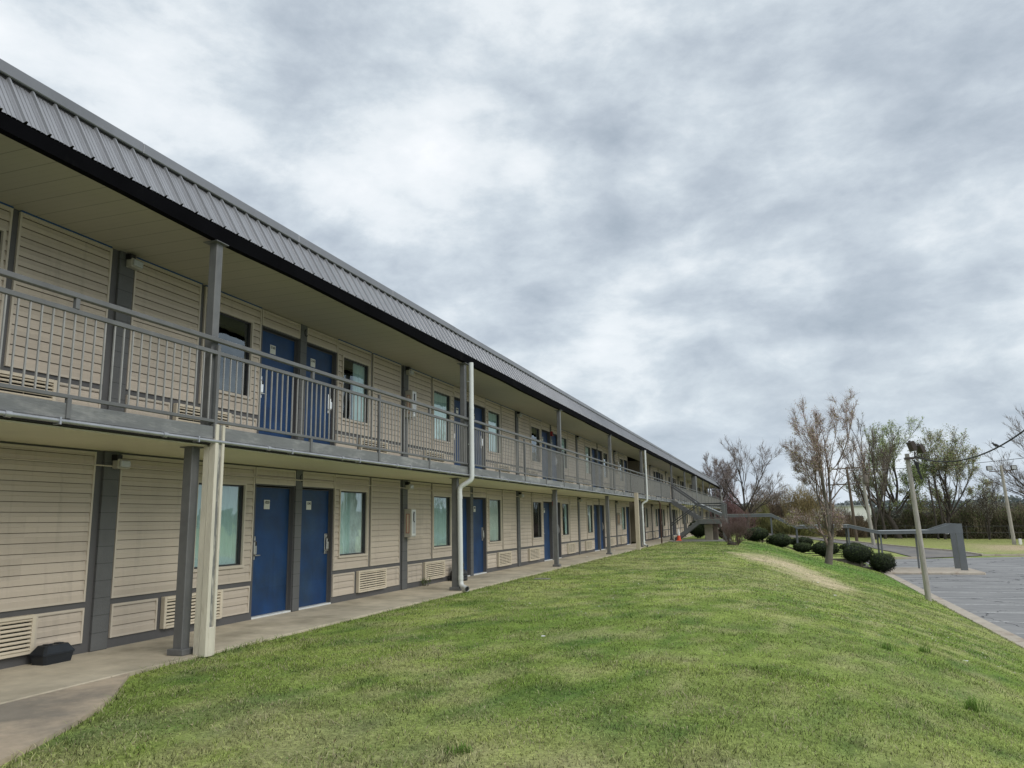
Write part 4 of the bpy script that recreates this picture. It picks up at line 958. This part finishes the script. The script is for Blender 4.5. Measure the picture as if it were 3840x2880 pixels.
tree('leafing_tree','dark trunked tree with sparse pale green leaves left of the leaning light pole','tree',(16.3,121,zt(16.3,121)),35,[((0,0,0),(-.04,0,1),5.4,.50),((0,0,4.6),(-.40,0,1),5.6,.18),((0,0,4.6),(.22,0,1),6.8,.2),((0,0,3.6),(.62,.2,1),5.6,.16),((0,0,4.8),(-.12,.3,1),6.6,.18),((0,0,4.2),(.95,0,.8),4.2,.12),((0,0,5.2),(-.8,0,.7),3.6,.1)],4,M['barkdark'],(.095,.08,.07),[(.45,.50,.25),(.45,.50,.32),(.30,.40,.14)],15000,.10,0,spread=.5,up=.25,minr=.014,fuzz=5000,fuzzl=.45,group=G_,**K)
tree('leafing_tree','round tree in pale new leaf standing just right of the leaning light pole','tree',(23.3,122,zt(23.3,122)),36,[((0,0,0),(0,0,1),4.4,.34),((0,0,3.2),(-.5,0,1),5.2,.13),((0,0,3.4),(.5,0,1),5.2,.13),((0,0,4.2),(0,.3,1),6.0,.16),((0,0,4.2),(.1,-.2,1),5.8,.15),((0,0,3.6),(-.95,-.2,.62),3.8,.10),((0,0,3.4),(.95,-.1,.62),3.8,.10),((0,0,4),(-.25,0,1),5.4,.12),((0,0,4),(.3,0,1),5.4,.12)],4,M['barkdark'],(.13,.11,.09),[(.50,.47,.30),(.50,.52,.38),(.28,.38,.12),(.34,.28,.16)],18000,.10,0,spread=.52,up=.2,minr=.014,fuzz=6000,fuzzl=.4,group=G_,**K)
for i,(x,l) in enumerate(((20.9,'leaning dead bare trunk left of the round pale tree'),(21.7,'second dead bare trunk close beside the round pale tree'))):
    t=empty('dead_trunk',(x,119,zt(x,119))); tag(t,l,'dead tree'); b=MB(); b.tube([(0,0,0),(-.15,0,4),(-.45,0,8.6-.3*i)],[.15,.13,.09],7); b.build('trunk',M['barkdark'],t)
tree('bare_tree','big bare tree reaching into the frame at the right edge of the photo','tree',(34.0,108,zt(34.0,108)),37,[((0,0,0),(0,0,1),3.8,.38),((0,0,2.6),(-.95,0,.70),6.6,.17),((0,0,3.4),(-.6,0,1),7.2,.18),((0,0,3),(.4,.2,1),7,.2),((0,0,2.8),(-1,.1,.42),6.2,.13),((0,0,3.4),(-.2,0,1),7.2,.18)],4,M['barkdark'],(.17,.145,.13),spread=.5,up=.15,minr=.014,fuzz=3800,fuzzl=.55,group=G_,**K)
tree('bare_tree','smaller hazy bare tree close against the motel roof end','tree',(-7.4,106,zt(-7.4,106)),38,[((0,0,0),(0,0,1),3.,.2),((0,0,2.4),(.3,0,1),4.2,.10),((0,0,2.4),(-.3,0,1),4.2,.10),((0,0,2.4),(.7,0,1),3.6,.10)],4,M['barkdark'],(.21,.17,.165),spread=.5,up=.2,minr=.013,fuzz=6000,fuzzl=.45,group=G_,**K)
tree('slender_tree','small sapling with white buds in front of the dark hedge','tree',(26.6,117,zt(26.6,117)),39,[((0,0,0),(-.2,0,1),4.0,.08),((0,0,.5),(.2,0,1),3.8,.07),((0,0,1.),(0,0,1),4.2,.08)],3,M['barkdark'],(.09,.075,.065),[(.52,.52,.44)],2200,.045,0,spread=.5,up=.4,minr=.012,fuzz=2500,fuzzl=.35,group=G_,ratio=.55,kids=3,wig=.1)
# twiggy thickets (individually placed bushes) : dense ellipsoids of twigs and small leaves
def thicket(name,label,loc,rx,ry,rz,seed,twigcol,leafcol,nt_=5000,nl=5000,ls=.09,cat='thicket',group='thickets and hedges beyond the driveway'):
    rng=np.random.default_rng(seed); t=empty(name,loc); tag(t,label,cat,group)
    U=rand_unit(nt_,rng); U[:,2]=np.abs(U[:,2]); rad=rng.random(nt_)**.45
    lump=1+.22*np.sin(U[:,0]*6+seed)*np.cos(U[:,1]*5+seed*2)+.15*np.sin(U[:,2]*9+seed)
    C=U*rad[:,None]*lump[:,None]*np.array([rx,ry,rz]); base=np.stack([C[:,0]*.35,C[:,1]*.35,np.zeros(nt_)],1); d=C-base+np.array([0,0,rz*.25]); d/=1e-9+np.linalg.norm(d,axis=1)[:,None]
    d=d+rng.normal(size=(nt_,3))*.35; d/=np.linalg.norm(d,axis=1)[:,None]; L_=(.25+.6*rng.random(nt_))[:,None]*min(rx,rz)*.42
    cc=np.array(twigcol)[rng.integers(0,len(twigcol),nt_)]*(.5+.9*rng.random((nt_,1)))
    V,F,c=segs_tubes(C-d*L_*.5,C+d*L_*.5,np.full(nt_,.022),np.full(nt_,.008),3,cc); link('twigs',np_mesh('twigs',V,F,M['twig'],c),t)
    if nl:
        U=rand_unit(nl,rng); U[:,2]=np.abs(U[:,2]); lump=1+.22*np.sin(U[:,0]*6+seed)*np.cos(U[:,1]*5+seed*2)+.15*np.sin(U[:,2]*9+seed)
        C=U*(rng.random(nl)**.35)[:,None]*lump[:,None]*np.array([rx,ry,rz])*.95
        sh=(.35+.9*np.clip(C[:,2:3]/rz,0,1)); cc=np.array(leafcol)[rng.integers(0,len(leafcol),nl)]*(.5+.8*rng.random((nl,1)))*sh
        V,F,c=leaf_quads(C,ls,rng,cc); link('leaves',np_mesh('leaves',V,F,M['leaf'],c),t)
    return t
BR=[(.26,.20,.14),(.20,.15,.11)]; RD=[(.22,.13,.13),(.26,.17,.165)]; OL=[(.24,.23,.09),(.16,.17,.07)]; DG=[(.15,.20,.075),(.22,.27,.11),(.25,.22,.13)]
T_=[(-6.3,108,3.4,3,6.2,RD,RD,'reddish leafless thicket right behind the motel end'),
    (-2.6,112,3.2,3,3.6,OL,OL,'olive green low thicket under the forked bare tree'),
    (-.6,119,3.4,3,6.4,BR,[(.36,.27,.17)],'brown thicket left of the willow mass'),
    (4.1,116,3.5,3,7.6,[(.32,.25,.13),(.25,.20,.10)],[(.40,.32,.14),(.32,.25,.13)],'tall rounded yellowish brown willow thicket beyond the canopy'),
    (2.2,108,2.8,2,3.2,OL,OL,'low olive thicket beneath the willow mass'),
    (9.2,121,3.6,3,4.2,BR,[(.26,.21,.13)],'brown thicket behind the utility poles')]
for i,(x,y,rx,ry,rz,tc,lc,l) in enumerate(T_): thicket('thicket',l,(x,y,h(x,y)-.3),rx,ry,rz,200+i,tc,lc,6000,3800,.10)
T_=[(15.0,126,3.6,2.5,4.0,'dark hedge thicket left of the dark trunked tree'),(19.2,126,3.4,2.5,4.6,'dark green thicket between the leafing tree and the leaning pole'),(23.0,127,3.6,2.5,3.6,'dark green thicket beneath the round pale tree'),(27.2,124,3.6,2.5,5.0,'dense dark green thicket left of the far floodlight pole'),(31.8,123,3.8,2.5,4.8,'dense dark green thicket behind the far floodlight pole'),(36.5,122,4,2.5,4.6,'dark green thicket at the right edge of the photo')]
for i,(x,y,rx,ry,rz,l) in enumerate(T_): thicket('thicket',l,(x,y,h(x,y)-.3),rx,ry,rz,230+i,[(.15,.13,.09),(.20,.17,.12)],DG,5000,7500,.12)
# continuous undergrowth and distant woods
def band(name,xa,xb,y,dep,hgt,cols,n,ls,seed,label,cat,flat=.7):
    rng=np.random.default_rng(seed); x=xa+(xb-xa)*rng.random(n); yy=y+dep*(rng.random(n)-.5)
    top=hgt*(flat+(1-flat)*2*vn(x,yy*0,hgt*1.6,seed,4)); z=top*rng.random(n)**.75
    C=np.stack([x,yy,H(x,yy)-.2+z],1) if y<200 else np.stack([x,yy,-2+z],1)
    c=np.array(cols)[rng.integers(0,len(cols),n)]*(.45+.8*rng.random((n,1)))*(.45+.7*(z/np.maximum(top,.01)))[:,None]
    V,F,cc=leaf_quads(C,ls,rng,c); o=link(name,np_mesh(name,V,F,M['leaf'],cc)); tag(o,label,cat,None,'stuff'); return o
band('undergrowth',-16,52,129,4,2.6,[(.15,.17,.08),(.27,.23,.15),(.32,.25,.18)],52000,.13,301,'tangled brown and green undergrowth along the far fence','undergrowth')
band('distant_woods',-90,190,260,20,5.6,[(.13,.15,.12),(.17,.16,.14)],60000,.45,302,'hazy distant belt of woods on the horizon','woods',.6)  # distance haze is mixed into these leaf colours
band('distant_woods',-300,500,520,30,11.5,[(.20,.24,.25),(.23,.25,.25)],40000,1.1,303,'bluish gray woods far away along the horizon','woods',.7)  # bluish gray leaf colour paints in the haze of distance
# ------------------------------------------------------------------ poles, cables, fence
def zz(x,y): return h(x,y)
# leaning floodlight pole (near)
px,py=5.55,34.9; t=empty('floodlight_pole',(px,py,h(px,py)-.1)); tag(t,'leaning weathered wooden pole with two brown floodlights at the kerb','light pole')
top=Vector((-.22,.05,5.93)); b=MB(); b.tube([(0,0,-.2),tuple(top*.5+Vector((.01,0,0))),tuple(top)],[.115,.10,.085],14); b.build('pole',M['polewood'],t)
def flood(parent,loc,rot,s=1.):
    b=MB(); b.box(-.11*s,.11*s,-.27*s,.27*s,-.26*s,.26*s,0,bev=.03*s); b.box(.11*s,.15*s,-.24*s,.24*s,-.23*s,.23*s,0,bev=.015*s); b.box(.148*s,.156*s,-.2*s,.2*s,-.19*s,.19*s,1); b.box(-.05*s,.05*s,-.05*s,.05*s,.26*s,.32*s,0)
    o=b.build('floodlight',[M['bronze'],M['lens']],parent,loc,rot); return o
flood(t,(-.03,-.05,6.22),(0,R(-18),R(12)),.78); flood(t,(.30,.12,6.12),(0,R(-22),R(22)),.70)
b=MB(); b.tube([(-.2,0,5.76),(.40,.1,5.73)],.035,8); b.tube([(.05,.0,5.73),(.07,0,6.0)],.03,8); b.tube([(.35,.1,5.73),(.31,.1,5.9)],.03,8); b.box(-.33,-.01,-.14,.14,5.69,5.77,0); b.build('bracket',M['bronze'],t)
b=MB(); b.beam((-.01,-.12,5.66),(.21,-.12,4.86),.05,.07); b.box(.07,.15,-.16,-.08,5.1,5.56,0); b.build('conduit_arm',M['ink'],t)
# far floodlight pole
px,py=24.9,99.5; t=empty('floodlight_pole',(px,py,h(px,py))); tag(t,'tall straight wooden floodlight pole on the far verge with white marker post at its foot','light pole')
b=MB(); b.tube([(0,0,-.2),(-.35,0,8.75)],[.20,.14],10); b.build('pole',M['polewood'],t)
b=MB(); b.beam((-1.55,0,8.1),(.9,0,8.2),.09,.1); b.beam((-.9,0,8.1),(-.35,0,7.5),.06,.06); b.beam((.3,0,8.1),(-.3,0,7.5),.06,.06); b.build('crossarm',M['poledark'],t)
for x in(-1.5,.9):
    b=MB(); b.box(x-.29,x+.29,-.15,.15,8.22,8.75,0,bev=.05); b.box(x-.21,x+.21,-.165,-.15,8.29,8.68,1); b.build('floodlight',[M['bronze'],M['lens']],t)
o=MB(); o.box(-.14,.14,-.14,.14,0,.65,0,bev=.03); o=o.build('marker_post',M['white'],None,(px+.5,py-.3,h(px,py))); tag(o,'short white marker post at the foot of the far floodlight pole','marker post')
# utility poles
t=empty('utility_pole',(9.75,90.5,h(9.75,90.5))); tag(t,'pale gray wooden utility pole with transformer at its top','utility pole')
b=MB(); b.tube([(0,0,-.3),(-.5,0,7.3)],[.20,.15],10); b.build('pole',M['polewood'],t)
b=MB(); b.lathe([(0,0),(.26,.0),(.28,.1),(.28,.8),(.2,.9),(0,.95)],c=(-.25,-.35,6.5),n=14); b.build('transformer',M['timber'],t)
t=empty('utility_pole',(8.9,99,h(8.9,99))); tag(t,'dark utility pole with two crossarms half hidden by the budding tree','utility pole')
b=MB(); b.tube([(0,0,-.3),(-.4,0,8.7)],[.19,.14],10); b.build('pole',M['poledark'],t)
for z,w in((8.45,1.6),(6.6,2.2)):
    b=MB(); b.beam((-.5-w,0,z),(-.5+w,0,z+.1),.12,.14)
    for s in(-1,1): b.beam((-.5+s*1.1,0,z),(-.45,0,z-.9),.06,.06)
    b.build('crossarm',M['poledark'],t)
    for k in(-.95,-.5,.5,.95): b=MB(); b.lathe([(0,0),(.06,0),(.07,.1),(.03,.2),(0,.2)],c=(-.5+k*w,0,z+.1),n=8); b.build('insulator',M['ink'],t)
# cables
def cable(name,label,a,c,sag,r,n=26,ext=1.):
    a=Vector(a);c=Vector(c); pts=[a+(c-a)*(i/n)-Vector((0,0,sag*4*(i/n)*(1-i/n))) for i in range(int(n*ext)+1)]
    b=MB(); b.tube(pts,r,6); o=b.build(name,M['wire']); tag(o,label,'cable'); return pts
pole_top=(5.62+.05,34.9,h(5.62,34.9)+5.7)
pts=cable('overhead_cable','thick black twisted cable sagging from the leaning pole to the upper right',(5.60,34.9,3.75),(7.69,24.0,4.59),.85,.024,26,1.9)
cable('overhead_cable','thin black cable crossing behind the far floodlight pole',(8.6,99,6.6),(52,84,11.5),1.6,.03)
# bird on the thick cable
q=None
import math as _m
def pxproj(P):
    yaw,p,r=R(18.5731),R(10.1325),R(1.0)
    fw=Vector((-math.sin(yaw)*math.cos(p),math.cos(yaw)*math.cos(p),math.sin(p))); rt=Vector((math.cos(yaw),math.sin(yaw),0)); up=rt.cross(fw)
    return fw,rt*math.cos(r)-up*math.sin(r),rt*math.sin(r)+up*math.cos(r)
bp=pts[16]
t=empty('bird',(bp.x,bp.y,bp.z+.02),R(160)); tag(t,'small dark bird perched on the thick sagging cable','bird')
b=MB(); b.tube([(-.13,0,.02),(-.07,0,.05),(-.02,0,.075),(.03,0,.10),(.06,0,.125)],[.012,.035,.05,.042,.022],10); b.tube([(.045,0,.12),(.065,0,.15),(.085,0,.155),(.10,0,.15)],[.02,.03,.024,.006],10); b.tube([(-.12,0,.035),(-.2,0,.0),(-.24,0,-.02)],[.02,.014,.012],6); b.tube([(.1,0,.152),(.125,0,.148)],[.006,.001],5)
for s in(-.015,.015): b.tube([(0,s,.05),(.005,s,.0)],.005,4)
b.build('body',M['bird'],t)
# chain link fence
t=empty('chain_link_fence',(14,126,-2)); tag(t,'gray chain link fence in front of the hedges across the far verge','fence'); ti=Matrix.Translation((-14,-126,2))
A_=resample([(-12,121),(2,119.5),(14,121),(26,119),(44,118.5)],24)
b=MB()
for a,c in zip(A_,A_[1:]):
    for dz in(1.75,.9): b.tube([(a[0],a[1],h(*a)+dz),(c[0],c[1],h(*c)+dz)],.025,5,cap=False)
o=b.build('rail',M['fence'],t); o.matrix_parent_inverse=ti
for a in A_:
    b=MB(); b.tube([(a[0],a[1],h(*a)-.1),(a[0],a[1],h(*a)+1.85)],.035,6); o=b.build('post',M['fence'],t); o.matrix_parent_inverse=ti
# far white building
t=empty('white_building',(14,180,-1.5)); tag(t,'low white building glimpsed through the trees beyond the canopy','building')
b=MB(); b.box(-7.5,5.5,0,8,0,4.6); b.build('wall',M['farwhite'],t)
b=MB(); b.box(-7.8,5.8,-.3,8.3,4.6,4.9); b.build('roof',M['canopytop'],t)
for x in(-6,-3,0,3):
    b=MB(); b.box(x-.8,x+.8,-.06,-.01,1.2,2.6); b.build('window',M['sash'],t)
# ------------------------------------------------------------------ grass
def blades(n,x0,x1,y0,y1,hb,wb,seed,bend=True):
    rng=np.random.default_rng(seed); x=x0+(x1-x0)*rng.random(n); y=y0+(y1-y0)*rng.random(n)
    ex=np.interp(y,[e[1] for e in edge]+[6.5,100],[e[0] for e in edge]+[-6.33,-6.33])+ (vn(x*0,y,.35,91,2)-.5)*.12
    keep=(x>ex+.0)&(x<5.97); keep&=~((x>-6.3)&(x<-2.7)&(y>48.7)); 
    dens=vn(x,y,.25,41,2); keep&=rng.random(n)<(.35+1.1*dens)
    x=x[keep];y=y[keep];n=len(x); z=Hg(x,y)-.004
    tall=.40+1.3*vn(x,y,.35,9,3)+ .9*np.clip(vn(x,y,1.1,44,2)-.62,0,1)*3*np.clip((x-1)/2,0,1)
    hh=.82*hb*tall*(.5+.9*rng.random(n)**1.5); st=straw_mask(x,y); hh*=1-.55*st
    edge_tall=np.exp(-np.abs(x-ex[keep])/.15); hh*=1+.7*edge_tall
    a=rng.random(n)*6.283; lean=(.5+1.1*rng.random(n))*hh; dx=np.cos(a)*lean; dy=np.sin(a)*lean
    w=wb*(.6+.8*rng.random(n)); pa=a+1.57+rng.normal(size=n)*.5; wx=np.cos(pa)*w*.5; wy=np.sin(pa)*w*.5
    c=lawn_color(x,y); rr=rng.random((n,1)); c=c*(.38+1.6*rng.random((n,1))**1.6)
    dry=(rng.random(n)<(.10+.35*np.clip(vn(x,y,.42,33,4)-.48,0,1)*3+.25*st))[:,None]; c=np.where(dry,np.array([.62,.56,.36])*(.55+.7*rr),c)
    z0=np.stack([x,y,z],1)
    A=z0-np.stack([wx,wy,0*z],1); B=z0+np.stack([wx,wy,0*z],1); T=z0+np.stack([dx,dy,hh],1)
    if bend:
        mid=z0+np.stack([dx*.35,dy*.35,hh*.62],1); C=mid+np.stack([wx,wy,0*z],1)*.75; D=mid-np.stack([wx,wy,0*z],1)*.75
        V=np.stack([A,B,C,T,D],1).reshape(-1,3); k=np.arange(n)[:,None]*5; F1=k+np.array([[0,1,2,4]]); F2_=k+np.array([[4,2,3,3]])
        # quads + degenerate-free: use two triangles sets
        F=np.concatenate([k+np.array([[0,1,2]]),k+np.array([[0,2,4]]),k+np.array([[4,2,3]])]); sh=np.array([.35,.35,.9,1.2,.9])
    else:
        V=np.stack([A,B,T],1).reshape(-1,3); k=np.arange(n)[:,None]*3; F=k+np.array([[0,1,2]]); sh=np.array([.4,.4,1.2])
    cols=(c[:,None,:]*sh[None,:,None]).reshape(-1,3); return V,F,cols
def specks(n,x0,x1,y0,y1,size,cols,seed):
    rng=np.random.default_rng(seed); x=x0+(x1-x0)*rng.random(n); y=y0+(y1-y0)*rng.random(n); ex=np.interp(y,[e[1] for e in edge]+[6.5,100],[e[0] for e in edge]+[-6.33,-6.33]); k=(x>ex+.05)&(vn(x,y,.8,81,3)>.45); x=x[k];y=y[k];n=len(x)
    C=np.stack([x,y,Hg(x,y)+.012+.014*rng.random(n)],1); nn=np.tile([0,0,1.],(n,1)); c=np.array(cols)[rng.integers(0,len(cols),n)]*(.6+.7*rng.random((n,1)))
    V,F,c=leaf_quads(C,size,rng,c,normals=nn); F=np.concatenate([F[:,[0,1,2]],F[:,[0,2,3]]]); return V,F,c
Ps=[specks(15000,-6.2,4.5,2.8,12,.008,[(.16,.30,.06),(.42,.52,.16),(.10,.22,.05),(.50,.42,.26),(.20,.13,.08)],71),specks(9000,-6.2,5.8,12,34,.014,[(.16,.30,.06),(.42,.50,.16),(.50,.44,.28),(.70,.68,.60)],72),blades(170000,-6.4,4.4,2.6,9.,.034,.0052,1),blades(95000,-6.4,6,9.,16,.036,.008,2,False),blades(85000,-6.4,6,16,29,.04,.013,3,False),blades(60000,-6.4,6,29,53,.045,.022,4,False)]
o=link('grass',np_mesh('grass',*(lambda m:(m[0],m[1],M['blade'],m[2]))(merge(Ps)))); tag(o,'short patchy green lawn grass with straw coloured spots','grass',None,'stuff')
# a few longer tufts on the bank
def tuft(x,y,hb,n,seed,lab):
    rng=np.random.default_rng(seed); a=rng.random(n)*6.283; hh=hb*(.5+.6*rng.random(n)); ln=hh*(.3+.6*rng.random(n)); bx_=rng.normal(size=n)*.05; by_=rng.normal(size=n)*.05
    z0=np.stack([bx_,by_,0*bx_],1); w=np.stack([-np.sin(a),np.cos(a),0*a],1)*.004; m=z0+np.stack([np.cos(a)*ln*.35,np.sin(a)*ln*.35,hh*.7],1); T=z0+np.stack([np.cos(a)*ln,np.sin(a)*ln,hh],1)
    V=np.stack([z0-w,z0+w,m+w*.8,T,m-w*.8],1).reshape(-1,3); k=np.arange(n)[:,None]*5; F=np.concatenate([k+np.array([[0,1,2]]),k+np.array([[0,2,4]]),k+np.array([[4,2,3]])])
    c=np.array([.20,.33,.07])*(.6+.7*rng.random((n,1))); cols=(c[:,None,:]*np.array([.5,.5,.9,1.1,.9])[None,:,None]).reshape(-1,3)
    o=link('grass_tuft',np_mesh('grass_tuft',V,F,M['blade'],cols),None,(x,y,float(Hg(x,y))-.01)); tag(o,lab,'grass tuft','longer grass tufts on the bank')
for i,(x,y,hb,n,l) in enumerate([(1.75,9.2,.15,90,'thick long-bladed grass tuft low at the right of the lawn'),(1.4,12.6,.13,70,'upright grass tuft on the bank above the thick one'),(2.0,13.6,.12,60,'small grass tuft farther up the bank'),(-2.1,5.0,.07,60,'low grass tuft at the bottom edge of the picture'),(2.9,11.6,.22,40,'sparse tall grass stalks near the kerb')]): tuft(x,y,hb,n,400+i,l)
rng=np.random.default_rng(9)
shrub('weed','small weed growing from the joint between walkway and wall',(-7.7,16.45,0),61,10,.14,(.12,.15,.05),.9,1,.004,leafn=200,leafcol=[(.10,.16,.04)],leafsize=.012)

# ------------------------------------------------------------------ camera
fw,rt,up=pxproj(None)
cam=bpy.data.cameras.new('camera'); co=bpy.data.objects.new('camera',cam); COL.objects.link(co)
Mx=Matrix((rt,up,-fw)).transposed().to_4x4(); Mx.translation=Vector((0,0,1.45)); co.matrix_world=Mx
cam.sensor_width=36; cam.lens=36*2860/3840; cam.clip_start=.05; cam.clip_end=5000; S.camera=co
# ------------------------------------------------------------------ sky and light
w=bpy.data.worlds.new('World'); S.world=w; w.use_nodes=True; nt=w.node_tree; L=nt.links.new; bg=nt.nodes['Background']
SE,SR=R(36),R(112)
sky=N(nt,'ShaderNodeTexSky',sky_type='NISHITA'); sky.sun_disc=False; sky.sun_elevation=SE; sky.sun_rotation=SR
tc=N(nt,'ShaderNodeTexCoord'); D=tc.outputs['Generated']
spx=N(nt,'ShaderNodeSeparateXYZ'); L(D,spx.inputs[0])
def mth(op,a,c=None,clamp=False):
    n=N(nt,'ShaderNodeMath',operation=op,use_clamp=clamp)
    for i,v in enumerate((a,c)):
        if v is None: continue
        if isinstance(v,(int,float)): n.inputs[i].default_value=v
        else: L(v,n.inputs[i])
    return n.outputs[0]
zc=mth('MAXIMUM',spx.outputs[2],0.0); den=mth('ADD',zc,.30)
cx=mth('DIVIDE',spx.outputs[0],den); cy=mth('DIVIDE',spx.outputs[1],den)
cb=N(nt,'ShaderNodeCombineXYZ'); L(cx,cb.inputs[0]); L(cy,cb.inputs[1])
wn=N(nt,'ShaderNodeTexNoise',Scale=1.6,Detail=3.); L(cb.outputs[0],wn.inputs['Vector'])
wv=N(nt,'ShaderNodeVectorMath',operation='MULTIPLY_ADD'); L(wn.outputs['Color'],wv.inputs[0]); wv.inputs[1].default_value=(.35,.35,0); L(cb.outputs[0],wv.inputs[2])
n1=N(nt,'ShaderNodeTexNoise',Scale=1.9,Detail=9.,Roughness=.55,Distortion=.1); L(wv.outputs[0],n1.inputs['Vector'])
n2=N(nt,'ShaderNodeTexNoise',Scale=5.2,Detail=10.,Roughness=.60); mpd=N(nt,'ShaderNodeMapping'); mpd.inputs['Scale'].default_value=(1,1,1.9); wd=N(nt,'ShaderNodeVectorMath',operation='MULTIPLY_ADD'); L(wn.outputs['Color'],wd.inputs[0]); wd.inputs[1].default_value=(.06,.06,.04); L(D,wd.inputs[2]); L(wd.outputs[0],mpd.inputs[0]); L(mpd.outputs[0],n2.inputs['Vector'])
val=mth('ADD',mth('MULTIPLY',n1.outputs['Fac'],.56),mth('MULTIPLY',n2.outputs['Fac'],.62))
# broad bright and dark areas of the overcast, placed by direction
import json
BL=SKYBLOBS=[]
cr=N(nt,'ShaderNodeValToRGB')
BL=[((-0.86,.33,.40),.9,.10),((-.55,.62,.56),.93,.06)]
for (d,wid,amp) in [
 ((1216,320),.975,.0),((1650,1050),.992,.04),((700,260),.99,.03),((650,850),.990,-.05),((1000,820),.975,-.06),((1500,650),.992,.09),((2500,560),.985,-.085),((2900,900),.985,-.06),
 ((1850,1000),.985,-.06),((1800,600),.995,.06),((2950,1000),.997,.05),((3500,400),.95,-.05),((300,100),.97,.09),((2200,250),.98,.03),((2600,1600),.985,-.02),((3500,1500),.97,-.02)]:
    v=(fw*2860+rt*(d[0]-1920)-up*(d[1]-1440)).normalized()
    dp=N(nt,'ShaderNodeVectorMath',operation='DOT_PRODUCT'); L(D,dp.inputs[0]); dp.inputs[1].default_value=v[:]
    mr=N(nt,'ShaderNodeMapRange',interpolation_type='SMOOTHSTEP'); L(dp.outputs['Value'],mr.inputs[0]); mr.inputs[1].default_value=wid; mr.inputs[2].default_value=1.0; mr.inputs[3].default_value=0; mr.inputs[4].default_value=amp
    val=mth('ADD',val,mr.outputs[0])
L(val,cr.inputs[0]); e=cr.color_ramp.elements
e[0].position=.40; e[0].color=(.38,.44,.505,1); e[1].position=.82; e[1].color=(.95,.97,.99,1)
for p_,c_ in((.49,(.48,.54,.605,1)),(.57,(.60,.665,.72,1)),(.65,(.77,.82,.855,1))): q=cr.color_ramp.elements.new(p_); q.color=c_
# paler haze toward the horizon
hz=N(nt,'ShaderNodeMapRange',interpolation_type='SMOOTHSTEP'); L(spx.outputs[2],hz.inputs[0]); hz.inputs[1].default_value=.16; hz.inputs[2].default_value=-.02; hz.inputs[3].default_value=0; hz.inputs[4].default_value=.55
mh=N(nt,'ShaderNodeMix',data_type='RGBA'); L(hz.outputs[0],mh.inputs[0]); L(cr.outputs[0],mh.inputs[6]); mh.inputs[7].default_value=(.58,.68,.82,1)
# thin share of the physical sky
sk=N(nt,'ShaderNodeMix',data_type='RGBA',blend_type='MULTIPLY'); sk.inputs[0].default_value=1; L(sky.outputs[0],sk.inputs[6]); sk.inputs[7].default_value=(.08,.08,.08,1)
ms=N(nt,'ShaderNodeMix',data_type='RGBA'); ms.inputs[0].default_value=.12; L(mh.outputs[2],ms.inputs[6]); L(sk.outputs[2],ms.inputs[7])
L(ms.outputs[2],bg.inputs['Color']); bg.inputs['Strength'].default_value=1.16
sl=bpy.data.lights.new('sun','SUN'); sl.energy=1.5; sl.angle=R(35); sl.color=(1,.965,.91); so=bpy.data.objects.new('sun',sl); COL.objects.link(so)
# sun direction matches the sky: azimuth SR clockwise from +Y
sd=Vector((math.sin(SR)*math.cos(SE),math.cos(SR)*math.cos(SE),math.sin(SE))); so.rotation_euler=(-sd).to_track_quat('-Z','Y').to_euler(); so.location=(20,-10,40)
S.view_settings.view_transform='Standard'; S.view_settings.look='None'; S.view_settings.exposure=0; S.view_settings.gamma=1
S.cycles.max_bounces=6; S.cycles.diffuse_bounces=4; S.cycles.transparent_max_bounces=8
